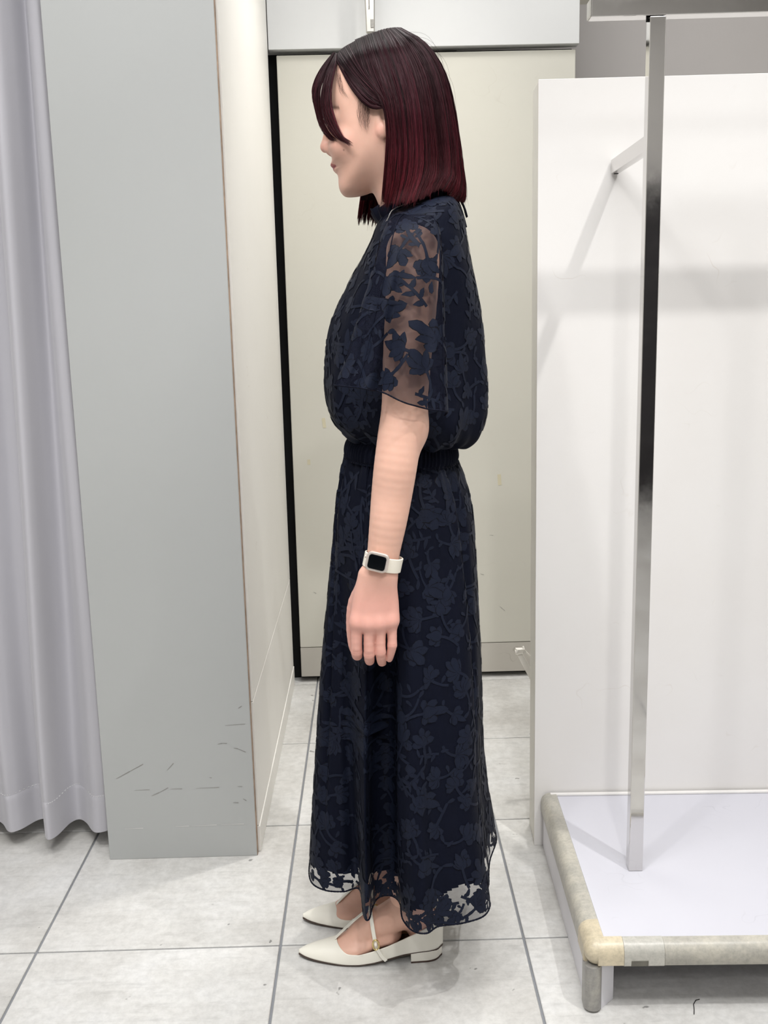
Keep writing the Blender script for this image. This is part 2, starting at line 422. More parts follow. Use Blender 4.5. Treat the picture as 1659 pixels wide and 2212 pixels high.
plat = tag(unit('display_platform', (0.3345, 1.512, 0.0)), 'low white display platform with beige rounded edge guards', 'platform')
PD = 0.548
box('top_board', (0.012, 0.012, 0.098), (1.25, PD - 0.003, 0.1225), M_PLATFORM, plat, 0.0008)
box('back_ledge', (0.018, PD - 0.012, 0.1228), (1.25, PD - 0.003, 0.1275), M_PANEL, plat, 0.001)
box('side_board', (0.0035, 0.018, 0.0), (0.026, PD - 0.003, 0.0975), M_BLOCK, plat, 0.001)
prism('corner_foot', [(0.0265, 0.010), (0.0265, 0.10), (0.052, 0.10), (0.052, 0.036)], 2, 0.0, 0.0975, M_BLOCK, plat)
box('splinter_chip', (0.0275, 0.0075, 0.082), (0.036, 0.0095, 0.0975), M_MASK, plat, 0.0006)
def guard_x(name, x0, x1, mat, grow=0.0, z0=0.0875):
    """quarter-round bumper along the front edge"""
    r = 0.020 + grow; cy, cz = r - 0.002 - grow, 0.127 + grow - r
    poly = [(0.0225, 0.1235)] + [(0.021, 0.1275 + grow)]
    for k in range(9):
        a = math.pi / 2 + k * math.pi / 16
        poly.append((cy + r * math.cos(a), cz + r * math.sin(a)))
    poly += [(-0.002 - grow, z0 + 0.003), (0.0005, z0), (0.011, z0), (0.0115, 0.0985), (0.0115, 0.1235)]
    return prism(name, poly, 0, x0, x1, mat, plat, True)
def guard_y(name, y0, y1, mat, grow=0.0, z0=0.084):
    r = 0.020 + grow; cx, cz = r - 0.002 - grow, 0.127 + grow - r
    poly = [(0.032, 0.1235), (0.030, 0.1275 + grow)]
    for k in range(9):
        a = math.pi / 2 + k * math.pi / 16
        poly.append((cx + r * math.cos(a), cz + r * math.sin(a)))
    poly += [(-0.002 - grow, z0 + 0.003), (0.0005, z0), (0.011, z0), (0.0115, 0.0985), (0.0115, 0.1235)]
    return prism(name, poly, 1, y0, y1, mat, plat, True)
guard_y('edge_guard', 0.072, PD - 0.003, M_GUARD)
guard_x('edge_guard', 0.128, 1.25, M_GUARD)
guard_x('guard_tape', 0.061, 0.1275, M_TAPE_CLEAR, 0.0008, 0.0865)
def corner_cap():
    """rounded corner bumper: two short quarter-round arms that meet at a ball-shaped corner"""
    a = guard_y('guard_corner', 0.018, 0.0715, M_GUARD_WARM, 0.0012)
    b = guard_x('guard_corner', 0.018, 0.0605, M_GUARD_WARM, 0.0012)
    bm = bmesh.new(); bmesh.ops.create_uvsphere(bm, u_segments=24, v_segments=14, radius=0.0212)
    for v in bm.verts:
        v.co += Vector((0.018, 0.018, 0.107)); v.co.x = min(v.co.x, 0.0185); v.co.y = min(v.co.y, 0.0185)
        if v.co.z < 0.107: v.co.z = 0.107 + (v.co.z - 0.107) * 1.12
    c = bpy.data.meshes.new('ball'); bm.to_mesh(c); bm.free()
    bm = bmesh.new()
    for me in (a.data, b.data, c): bm.from_mesh(me)
    bpy.data.objects.remove(a); bpy.data.objects.remove(b)
    o = from_bm('guard_corner', bm, M_GUARD_WARM, plat, True)
    return o
corner_cap()
o = box('torn_tape', (0.072, -0.0036, 0.0880), (0.100, -0.0026, 0.0975), M_PATCH, plat, 0.0002)
bm = bmesh.new(); bm.from_mesh(o.data)
for v in bm.verts: v.co.z += 0.0012 * math.sin(v.co.x * 900); v.co.x += 0.0009 * math.sin(v.co.z * 2000)
bm.to_mesh(o.data); bm.free()
# upright guard wrapped round the front of the side board
poly = [(0.0265, 0.030)] + [(0.0265, 0.012)] + [(0.012 + 0.0145 * math.cos(a), 0.0125 + 0.0145 * math.sin(a)) for a in np.linspace(0, -math.pi, 12)] + [(-0.0025, 0.03), (0.0035, 0.03), (0.0035, 0.018), (0.0205, 0.018), (0.0205, 0.03)]
prism('foot_guard', poly, 2, 0.004, 0.0845, M_GUARD_FOOT, plat, True)
bm = bmesh.new(); bmesh.ops.create_cone(bm, segments=16, radius1=0.008, radius2=0.009, depth=0.0045, cap_ends=True)
for v in bm.verts: v.co += Vector((0.012, 0.012, 0.0023))
from_bm('foot_pad', bm, M_DARK, plat)
for o in plat.children:
    if 'guard' in o.name:
        md = o.modifiers.new('edge_split', 'EDGE_SPLIT'); md.split_angle = math.radians(40)
        o.data.polygons.foreach_set('use_smooth', [True] * len(o.data.polygons))

rack = tag(unit('garment_rack', (0.4735, 1.752, 0.1229)), 'polished chrome garment rack post with crossbar standing on the white platform', 'garment rack')
T = 0.0128
box('post', (-T, -T, 0.0), (T, T, 1.493), M_CHROME, rack, 0.0012, 2)
box('crossbar', (-0.107, -0.014, 1.494), (0.85, 0.014, 1.5215), M_CHROME, rack, 0.0014, 2)
box('end_cap', (-0.1095, -0.013, 1.495), (-0.1071, 0.013, 1.5205), M_STEEL, rack, 0.0008)
box('bracket', (-T * 0.62, T, 1.292), (T * 0.62, 0.302, 1.318), M_CHROME, rack, 0.001, 2)
box('weld_tab', (-T - 0.003, -0.004, 1.488), (-T, 0.004, 1.4938), M_DARK, rack, 0)
box('screw_slot', (-0.002, 0.2945, 1.2915), (0.006, 0.302, 1.2925), M_DARK, rack, 0)

# thin rod that rises behind the crossbar, far back
rod = tag(empty('thin_rod', (0.746, 3.44, 2.105)), 'thin pale upright rod far behind the left end of the crossbar', 'rod')
tube('shaft', [(0, 0, 0.001), (0, 0, 0.2), (0, 0, 0.56)], 0.0035, M_STEEL, rod, 8)
tube('foot', [(0, 0, 0.0), (0, 0, 0.003), (0, 0, 0.006)], 0.007, M_STEEL, rod, 10)

# white plastic clip hanger leaning out from behind the panel
M_PLASTIC = plain('white_plastic', srgb(236, 233, 226), 0.35, var=0.02)
hang = tag(empty('clip_hanger', (0.372, 2.30, 0.0)), 'white plastic clip hanger sticking out from behind the white display wall', 'hanger')
def hg(px, py, y): return at(px, py, y) - np.array(hang.location)
bar = [hg(1118, 1404, 2.30), hg(1128, 1420, 2.30), hg(1140, 1438, 2.30), hg(1190, 1520, 2.30), hg(1230, 1790, 2.30)]
def strip(name, path, wid, thick, mat, parent):
    P = np.array(path); v, f = [], []
    for k in range(len(P)):
        t = P[min(k + 1, len(P) - 1)] - P[max(k - 1, 0)]; t /= np.linalg.norm(t); n = np.array([t[2], 0, -t[0]])
        for a, b in ((-1, -1), (1, -1), (1, 1), (-1, 1)): v.append(P[k] + n * wid[k] * a / 2 + np.array([0, thick * b / 2, 0]))
    for k in range(len(P) - 1):
        for j in range(4): f.append((k * 4 + j, k * 4 + (j + 1) % 4, k * 4 + 4 + (j + 1) % 4, k * 4 + 4 + j))
    f += [(3, 2, 1, 0), tuple(range(len(v) - 4, len(v)))]
    return mesh(name, v, f, mat, parent)
strip('arm', [hg(1122, 1412, 2.30), hg(1132, 1430, 2.30), hg(1165, 1490, 2.30), hg(1215, 1600, 2.30), hg(1268, 1726, 2.30)], [0.012, 0.014, 0.016, 0.016, 0.014], 0.007, M_PLASTIC, hang)
tube('clip_loop', [hg(1114, 1404, 2.295), hg(1116, 1413, 2.295), hg(1119, 1404, 2.28), hg(1126, 1403, 2.28), hg(1132, 1403, 2.285), hg(1134, 1409, 2.295)], 0.0022, M_PLASTIC, hang, 8)
box('clip_jaw', tuple(hg(1114, 1410, 2.30)), tuple(hg(1129, 1403, 2.29) + np.array([0.0, 0.0, 0.001])), M_PLASTIC, hang, 0.0008)
tube('hook', [hg(1130, 1396, 2.32), hg(1133, 1404, 2.32), hg(1140, 1412, 2.32), hg(1165, 1440, 2.32), hg(1200, 1500, 2.32)], 0.002, M_PLASTIC, hang, 8)

# a loose hair lying on the floor under the platform
hair_floor = tag(mesh('loose_hair', *tube_arrays(np.array([(0.512, 1.500, 0.0012), (0.516, 1.512, 0.0014), (0.519, 1.525, 0.0012), (0.526, 1.535, 0.0012), (0.533, 1.537, 0.0012)]), 0.0007, 5), M_DARK, None, True),
                 'single dark loose hair lying on the floor tile before the platform', 'hair')
# ================================================================ the person
PY = 1.74                                   # upright middle plane of the body
person = tag(empty('person', (0.03, PY, 0.0)), 'person in a navy leaf-patterned dress standing in profile facing left', 'person')
ORG = np.array(person.location)

def surface_net(field, lo, h):
    """closed quad surface of field < 0 sampled on a grid with corner lo and cell h (naive surface nets)"""
    s = field < 0
    nx, ny, nz = field.shape
    c = np.zeros((nx - 1, ny - 1, nz - 1), np.uint8)
    for i in (0, 1):
        for j in (0, 1):
            for k in (0, 1):
                c += s[i:nx - 1 + i, j:ny - 1 + j, k:nz - 1 + k]
    act = (c > 0) & (c < 8)
    idx = np.full(act.shape, -1, np.int64); cells = np.argwhere(act); idx[act] = np.arange(len(cells))
    corners = np.array([(i, j, k) for i in (0, 1) for j in (0, 1) for k in (0, 1)])
    vals = np.stack([field[cells[:, 0] + a, cells[:, 1] + b, cells[:, 2] + d] for a, b, d in corners], 1)
    acc = np.zeros((len(cells), 3)); cnt = np.zeros(len(cells))
    for p in range(8):
        for q in range(p + 1, 8):
            if np.abs(corners[p] - corners[q]).sum() != 1: continue
            va, vb = vals[:, p], vals[:, q]; x = (va < 0) != (vb < 0)
            t = np.where(x, va / np.where(x, va - vb, 1), 0)[:, None]
            acc += np.where(x[:, None], corners[p] + t * (corners[q] - corners[p]), 0); cnt += x
    V = np.asarray(lo) + (cells + acc / cnt[:, None]) * h
    quads = []
    for ax in range(3):
        b, d = (ax + 1) % 3, (ax + 2) % 3
        sl0 = [slice(1, -1)] * 3; sl1 = [slice(1, -1)] * 3
        sl0[ax] = slice(0, -1); sl1[ax] = slice(1, None)
        ch = s[tuple(sl0)] != s[tuple(sl1)]
        e = np.argwhere(ch); off = np.ones(3, int); off[ax] = 0; e = e + off
        inside = s[e[:, 0], e[:, 1], e[:, 2]]
        def cid(db, dd):
            q = e.copy(); q[:, b] += db; q[:, d] += dd; return idx[q[:, 0], q[:, 1], q[:, 2]]
        Q = np.stack([cid(-1, -1), cid(0, -1), cid(0, 0), cid(-1, 0)], 1)
        Q[~inside] = Q[~inside][:, ::-1]
        quads.append(Q)
    Q = np.concatenate(quads); Q = Q[(Q >= 0).all(1)]
    return V, Q

def grid(lo, hi, h):
    ax = [np.arange(lo[i], hi[i] + h, h, dtype=np.float32) for i in range(3)]
    return np.meshgrid(*ax, indexing='ij', sparse=True)

def smin(a, b, k):
    t = np.clip(0.5 + 0.5 * (b - a) / k, 0, 1)
    return b + (a - b) * t - k * t * (1 - t)

def smax(a, b, k): return -smin(-a, -b, k)

def ell(X, Y, Z, c, r, rz=0.0, ry=0.0):
    """ellipsoid, approximately in metres"""
    x, y, z = X - c[0], Y - c[1], Z - c[2]
    if rz: ca, sa = math.cos(rz), math.sin(rz); x, y = x * ca + y * sa, -x * sa + y * ca
    if ry: ca, sa = math.cos(ry), math.sin(ry); x, z = x * ca - z * sa, x * sa + z * ca
    k = np.sqrt((x / r[0]) ** 2 + (y / r[1]) ** 2 + (z / r[2]) ** 2)
    return (k - 1) * min(r)

def cone(X, Y, Z, a, b, ra, rb, flat=None):
    """tapered rod with round ends; flat=(direction, factor) squeezes the section along a direction"""
    a = np.asarray(a, float); b = np.asarray(b, float); d = b - a; L2 = d @ d
    px, py, pz = X - a[0], Y - a[1], Z - a[2]
    t = np.clip((px * d[0] + py * d[1] + pz * d[2]) / L2, 0, 1)
    qx, qy, qz = px - t * d[0], py - t * d[1], pz - t * d[2]
    s = qx * qx + qy * qy + qz * qz
    if flat is not None:
        n = np.asarray(flat[0], float); n /= np.linalg.norm(n)
        w = qx * n[0] + qy * n[1] + qz * n[2]
        s = s + w * w * (1 / flat[1] ** 2 - 1)
    return np.sqrt(s) - (ra + (rb - ra) * t)

def chain(X, Y, Z, pts, rads, k=0.01, flat=None, sub=0):
    f = None
    if sub:
        q = catmull(np.concatenate([np.asarray(pts, float), np.asarray(rads, float)[:, None]], 1), (len(pts) - 1) * sub + 1)
        pts, rads, k = q[:, :3], q[:, 3], 0.0006
    for i in range(len(pts) - 1):
        g = cone(X, Y, Z, pts[i], pts[i + 1], rads[i], rads[i + 1], flat)
        f = g if f is None else smin(f, g, k)
    return f

def poly_sdf(x, z, poly):
    """signed distance to a closed polygon (inside negative)"""
    P = np.asarray(poly); d = np.full(x.shape, 1e9); sgn = np.zeros(x.shape, bool); n = len(P)
    for i in range(n):
        a, b = P[i], P[(i + 1) % n]; e = b - a; wx, wz = x - a[0], z - a[1]
        t = np.clip((wx * e[0] + wz * e[1]) / (e @ e + 1e-12), 0, 1)
        d = np.minimum(d, (wx - e[0] * t) ** 2 + (wz - e[1] * t) ** 2)
        c = (a[1] > z) != (b[1] > z)
        with np.errstate(divide='ignore', invalid='ignore'):
            sgn ^= c & (x < (b[0] - a[0]) * (z - a[1]) / (b[1] - a[1] + 1e-15) + a[0])
    d = np.sqrt(d); return np.where(sgn, -d, d)

# ---------------------------------------------------------------- head and neck
HEAD_TURN = math.radians(5)                 # the face looks a little away from the camera
HC = at(845, 250, PY)                       # head pivot
def prof(pts): return [at(a, b, PY)[[0, 2]] for a, b in pts]
PROFILE = prof([(711.5, 260), (710, 250), (707.5, 238), (707.5, 222), (709, 205), (713, 185), (717.5, 162), (726, 138), (744, 115), (776, 96), (815, 87), (850, 84), (885, 89), (918, 104), (943, 133),
                (956, 172), (957, 212), (949, 250), (936, 285), (925, 312), (918, 340), (917, 380), (921, 425), (935, 490), (935, 530), (850, 530), (838, 490), (826, 460), (817, 440), (810, 424), (803, 416),
                (788, 420.5), (770, 424.5), (752, 425.5), (743, 423), (736, 415.5), (732, 405), (730.8, 394), (730.5, 384), (728, 376), (724.5, 371.5), (722.8, 367), (722.6, 363.5), (724.5, 360.8),
                (719, 358), (716.6, 354), (716.4, 350), (718.2, 345), (719.8, 339), (719, 334), (716.5, 330), (715, 322), (714.5, 308), (714, 290), (713, 272)])
PROFILE = catmull(PROFILE, 230, True)
def head_field():
    h = 0.0014
    lo = at(690, 545, PY) + np.array([-0.012, -0.10, 0]); hi = at(965, 75, PY) + np.array([0.015, 0.10, 0.01])
    X, Y, Z = grid(lo, hi, h)
    # head's own frame: u forward/back, v sideways
    ca, sa = math.cos(HEAD_TURN), math.sin(HEAD_TURN)
    U = HC[0] + (X - HC[0]) * ca - (Y - HC[1]) * sa
    Vv = (X - HC[0]) * sa + (Y - HC[1]) * ca
    us = np.arange(lo[0] - 0.02, hi[0] + 0.02, h); zs = Z[0, 0, :]
    gu, gz = np.meshgrid(us, zs, indexing='ij')
    sd = poly_sdf(gu, gz, PROFILE)
    # half-width and rounding by height
    zk = [at(800, p, PY)[2] for p in (530, 450, 425, 405, 380, 355, 330, 300, 262, 225, 180, 130, 84)]
    wk = [0.055, 0.050, 0.047, 0.0475, 0.0555, 0.0615, 0.0665, 0.0700, 0.0715, 0.0715, 0.0725, 0.0715, 0.062]
    rk = [0.042, 0.040, 0.040, 0.046, 0.056, 0.064, 0.070, 0.074, 0.078, 0.080, 0.082, 0.080, 0.07]
    wz = np.interp(zs, zk, wk); rz = np.interp(zs, zk, rk)
    ker = np.hanning(31); ker /= ker.sum()
    wz = np.convolve(np.pad(wz, 15, 'edge'), ker, 'valid'); rz = np.convolve(np.pad(rz, 15, 'edge'), ker, 'valid')
    t = np.minimum(-sd / rz[None, :], 1.0)
    a2 = (1 - t) ** 2
    def soft(a, n):
        kk = np.hanning(n + 2)[1:-1]; kk /= kk.sum(); m = n // 2
        a = np.apply_along_axis(lambda q: np.convolve(np.pad(q, m, 'edge'), kk, 'valid'), 0, a)
        return np.apply_along_axis(lambda q: np.convolve(np.pad(q, m, 'edge'), kk, 'valid'), 1, a)
    deep = np.clip((-sd - 0.002) / 0.016, 0, 1); a2 = a2 * (1 - deep) + soft(a2, 25) * deep
    # sample a2 at U
    iu = (U - us[0]) / h; i0 = np.clip(iu.astype(int), 0, len(us) - 2); fr = (iu - i0).astype(np.float32)
    i0 = i0[:, :, 0]; fr = fr[:, :, 0][:, :, None]
    A = a2[i0, :] * (1 - fr) + a2[i0 + 1, :] * fr
    f = (np.sqrt((Vv / wz[None, None, :]) ** 2 + A) - 1) * 0.05
    P = lambda px, py, side=0.0: np.array([at(px, py, PY)[0], side, at(px, py, PY)[2]])
    Xl, Yl = U, Vv
    # nose: bridge, tip, wings
    nose = chain(Xl, Yl, Z, [P(715.5, 256), P(706.5, 288), P(701.0, 313)], [0.0050, 0.0062, 0.0064], 0.004, None, 4)
    nose = smin(nose, ell(Xl, Yl, Z, P(701.5, 317), (0.0072, 0.0085, 0.0080)), 0.006)
    for sgn in (-1, 1):
        nose = smin(nose, ell(Xl, Yl, Z, P(711.5, 321.5, 0.0105 * sgn), (0.0082, 0.0058, 0.0068)), 0.004)
    f = smin(f, nose, 0.009)
    for sgn in (-1, 1):
        f = smax(f, -ell(Xl, Yl, Z, P(707.5, 331, 0.0062 * sgn), (0.0042, 0.0026, 0.0036)), 0.002)       # nostril
        f = smax(f, -ell(Xl, Yl, Z, P(708, 262, 0.031 * sgn), (0.013, 0.018, 0.011)), 0.014)              # eye socket
        f = smin(f, ell(Xl, Yl, Z, P(727, 264, 0.031 * sgn), (0.0120, 0.0130, 0.0110)), 0.010)            # closed-lid eyeball
        f = smin(f, ell(Xl, Yl, Z, P(744, 322, 0.034 * sgn), (0.017, 0.020, 0.016)), 0.022)               # smiling cheek
        f = smin(f, ell(Xl, Yl, Z, P(838, 272, 0.0720 * sgn), (0.0150, 0.0055, 0.030), 0.25 * sgn, 0.12), 0.004)  # ear
        f = smax(f, -ell(Xl, Yl, Z, P(838, 266, 0.0765 * sgn), (0.0085, 0.0045, 0.015), 0.25 * sgn), 0.003)
        f = smin(f, ell(Xl, Yl, Z, P(829.5, 297, 0.0725 * sgn), (0.0062, 0.0040, 0.0085), 0.2 * sgn), 0.003)
        f = smin(f, ell(Xl, Yl, Z, P(824, 278, 0.0705 * sgn), (0.0036, 0.0030, 0.0060)), 0.004)
    # lips across the mouth
    f = smin(f, ell(Xl, Yl, Z, P(729, 354.3), (0.0115, 0.0200, 0.0036), 0, -0.15), 0.004)
    f = smin(f, ell(Xl, Yl, Z, P(733.0, 366.3), (0.0098, 0.0160, 0.0044), 0, 0.1), 0.004)
    V, Q = surface_net(f, lo, h)
    return V, Q

def head_frame(V):
    ca, sa = math.cos(HEAD_TURN), math.sin(HEAD_TURN)
    return HC[0] + (V[:, 0] - HC[0]) * ca - (V[:, 1] - HC[1]) * sa, (V[:, 0] - HC[0]) * sa + (V[:, 1] - HC[1]) * ca, V[:, 2]

SKIN = np.array(srgb(221, 178, 159)[:3]); PINK = np.array(srgb(226, 152, 140)[:3]); LIP = np.array(srgb(172, 74, 80)[:3])
HANDSKIN = np.array(srgb(224, 170, 156)[:3]); NAIL = np.array(srgb(224, 168, 158)[:3]); MOLE = np.array(srgb(96, 62, 52)[:3])
def blob(d2, r): return np.exp(-d2 / (r * r))

def head_tint(V):
    u, v, z = head_frame(V); C = np.tile(SKIN, (len(V), 1))
    P = lambda px, py: at(px, py, PY)[[0, 2]]
    def mixin(w, col): nonlocal C; C = C * (1 - w[:, None]) + col * w[:, None]
    c = P(742, 312); mixin(0.30 * blob((u - c[0]) ** 2 + (z - c[1]) ** 2, 0.022), PINK)
    c = P(698, 318); mixin(0.35 * blob((u - c[0]) ** 2 + (z - c[1]) ** 2, 0.008), PINK)
    c = P(829, 296); mixin(0.3 * blob((u - c[0]) ** 2 + (z - c[1]) ** 2, 0.012), PINK)
    # lips: band between upper and lower edge, fading to the corners
    up, mid, dn = P(720, 347.5), P(722, 360.8), P(725, 372.5)
    corner = P(731.5, 359)
    half = 0.0235
    w = np.clip(1 - np.abs(v) / half, 0, 1)
    zt = corner[1] + (up[1] - corner[1]) * np.sqrt(w); zb = corner[1] + (dn[1] - corner[1]) * np.sqrt(w)
    m = (np.clip((zt - z) / 0.0012, 0, 1) * np.clip((z - zb) / 0.0012, 0, 1)) * (np.abs(v) < half) * (u < P(735, 360)[0])
    mixin(m * 0.85, LIP)
    gap = blob((z - mid[1]) ** 2, 0.0011) * (np.abs(v) < half) * (u < P(734, 360)[0])
    mixin(gap * 0.5, LIP * 0.5)
    # nostril and lash line
    c = P(707.5, 330); mixin(0.6 * blob((u - c[0]) ** 2 + (z - c[1]) ** 2 + (np.abs(v) - 0.0062) ** 2, 0.0028), MOLE)
    c = P(712, 266.5); mixin(0.9 * blob((z - c[1] - (u - c[0]) * 0.1) ** 2, 0.0013) * (u < P(727, 264)[0]) * (np.abs(np.abs(v) - 0.031) < 0.014), MOLE * 0.5)
    c = P(716, 238); mixin(0.7 * blob((z - c[1] + (u - c[0]) * 0.25) ** 2, 0.0026) * (u < P(740, 238)[0]) * (np.abs(np.abs(v) - 0.030) < 0.02), MOLE * 0.7)
    c = P(750.7, 334.8); mixin(0.85 * blob((u - c[0]) ** 2 + (z - c[1]) ** 2, 0.0011) * (v < 0), MOLE)
    # hair-covered scalp behind the hairline
    hl = np.array([at(x, y, PY)[[0, 2]] for x, y in ((700, 60), (717, 124), (730, 138), (744, 160), (762, 190), (782, 216), (806, 234), (826, 232), (836, 250), (846, 300), (870, 330), (925, 345), (1000, 345), (1000, 60))])
    sdh = poly_sdf(u, z, hl); w = np.clip(0.5 - sdh / 0.004, 0, 1); mixin(w, np.array(srgb(26, 16, 19)[:3]))
    return C

# ---------------------------------------------------------------- near arm and hand
YA = [1.600, 1.578, 1.566, 1.556, 1.548, 1.543, 1.540]
ARM_PTS = [at(892, 545, 1.612), at(889, 640, 1.590), at(879, 780, YA[2]), at(873, 880, YA[2]), at(863, 945, YA[3]), at(854, 1010, YA[4]), at(846, 1070, YA[4]), at(838, 1130, YA[5]), at(829, 1190, YA[5]), at(823, 1240, YA[6])]
ARM_R = [0.041, 0.0395, 0.0365, 0.0345, 0.0335, 0.0328, 0.0312, 0.0285, 0.0252, 0.0240]
_q = catmull(np.concatenate([np.array(ARM_PTS), np.array(ARM_R)[:, None]], 1), 37)
ARM_PTS, ARM_R = _q[:, :3], _q[:, 3]
YH = 1.541
def hand_points():
    F = {}
    F['index'] = ([at(772, 1344, YH - .002), at(770.5, 1372, YH - .001), at(770.5, 1408, YH + .004), at(772, 1416, YH + .026), at(774, 1408, YH + .042)], [.0095, .0089, .0086, .0080, .0070])
    F['middle'] = ([at(798, 1346, YH - .004), at(797.5, 1376, YH - .003), at(797.5, 1414, YH + .001), at(798.5, 1427, YH + .022), at(800, 1422, YH + .040)], [.0095, .0089, .0084, .0078, .0070])
    F['ring'] = ([at(822, 1345, YH - .003), at(821.5, 1375, YH - .002), at(822, 1409, YH + .000), at(824, 1427, YH + .014), at(826, 1433, YH + .026)], [.0092, .0085, .0081, .0074, .0063])
    F['little'] = ([at(846, 1340, YH + .001), at(846.5, 1365, YH + .001), at(847, 1394, YH + .001), at(843.5, 1412, YH + .006), at(841, 1423, YH + .011)], [.0087, .0079, .0073, .0065, .0055])
    F['thumb'] = ([at(790, 1262, YH + .012), at(768, 1300, YH + .020), at(760, 1345, YH + .024), at(762, 1385, YH + .026), at(764, 1402, YH + .028)], [.0120, .0115, .0092, .0082, .0066])
    return F
def arm_field():
    h = 0.0014
    lo = np.array([at(740, 1450, YH)[0] - 0.01, 1.500, at(800, 1448, YH)[2]]); hi = np.array([at(950, 500, 1.6)[0], 1.640, at(900, 470, 1.6)[2]])
    X, Y, Z = grid(lo, hi, h)
    f = None
    k0 = lambda zlo, zhi: (max(0, int((zlo - lo[2]) / h)), int((zhi - lo[2]) / h) + 2)
    f = np.full((X.shape[0], Y.shape[1], Z.shape[2]), 0.2, np.float32)
    def put(fn, zlo, zhi, k):
        a, b = k0(zlo, zhi); b = min(b, Z.shape[2])
        f[:, :, a:b] = smin(f[:, :, a:b], fn(X, Y, Z[:, :, a:b]), k)
    for i in range(len(ARM_PTS) - 1):
        p, q, ra, rb = ARM_PTS[i], ARM_PTS[i + 1], ARM_R[i], ARM_R[i + 1]
        fl = ((0, 1, 0), float(np.interp(i, [14, 22, 34], [1.0, 0.90, 0.78])))
        put(lambda x, y, z: cone(x, y, z, p, q, ra, rb, fl), min(p[2], q[2]) - 0.05, max(p[2], q[2]) + 0.05, 0.0012)
    e = at(905, 925, 1.566)
    put(lambda x, y, z: ell(x, y, z, e, (0.013, 0.02, 0.022)), e[2] - 0.05, e[2] + 0.05, 0.02)      # elbow
    zt = at(800, 1190, YH)[2]; zb = lo[2]
    # back of the hand: four metacarpal rods blended
    W = at(823, 1242, YH)
    hp = hand_points()
    for n, r0 in (('index', .0125), ('middle', .0125), ('ring', .012), ('little', .0112)):
        kn = hp[n][0][0]
        st = W + (kn - W) * np.array([0.55, 1, 0.0]) * np.array([1, 0.3, 1])
        put(lambda x, y, z: cone(x, y, z, st, kn, .0145, r0, ((0, 1, 0), 0.95)), zb, zt, 0.013)
        put(lambda x, y, z: ell(x, y, z, kn + np.array([0, -0.003, 0.001]), (.0068, .0085, .0085)), zb, zt, 0.012)   # knuckle
    put(lambda x, y, z: ell(x, y, z, at(812, 1305, YH + .006), (.030, .0125, .036)), zb, zt, 0.01)
    th = hp['thumb']
    put(lambda x, y, z: chain(x, y, z, th[0], th[1], 0.006, None, 3), zb, zt, 0.010)
    fing = None
    for n in ('index', 'middle', 'ring', 'little'):
        pts, r = hp[n]
        a, b = k0(zb, zt); b = min(b, Z.shape[2])
        g = chain(X, Y, Z[:, :, a:b], pts, r, 0.004, None, 3)
        g = smin(g, ell(X, Y, Z[:, :, a:b], pts[2] + np.array([0, -0.0015, 0.001]), (r[2] * 0.98, r[2] * 0.9, r[2] * 1.0)), 0.003)
        fing = g if fing is None else smin(fing, g, 0.0016)
    a, b = k0(zb, zt); b = min(b, Z.shape[2])
    f[:, :, a:b] = smin(f[:, :, a:b], fing, 0.005)
    # tendon and vein relief on the back of the hand
    V, Q = surface_net(f, lo, h)
    return V, Q

def arm_tint(V):
    C = np.tile(SKIN, (len(V), 1))
    zt, zb = at(820, 1200, YH)[2], at(820, 1300, YH)[2]
    w = np.clip((zt - V[:, 2]) / (zt - zb), 0, 1)[:, None]
    C = C * (1 - w) + HANDSKIN * w
    for n, (pts, r) in hand_points().items():
        if n == 'thumb': continue
        for j, (rad, amt) in ((0, (0.011, 0.45)), (2, (0.007, 0.35))):
            d2 = ((V - pts[j]) ** 2).sum(1); b = (amt * blob(d2, rad))[:, None]; C = C * (1 - b) + PINK * b
        # creases over the middle joint
        for dz in (-0.0022, 0.0, 0.0022):
            d = (V[:, 2] - pts[2][2] - dz - 0.002) ** 2; m = (np.abs(V[:, 0] - pts[2][0]) < r[2] * 0.72) & (V[:, 1] < pts[2][1])
            b = (0.32 * blob(d, 0.0006) * m)[:, None]; C = C * (1 - b) + PINK * 0.6 * b
    return C

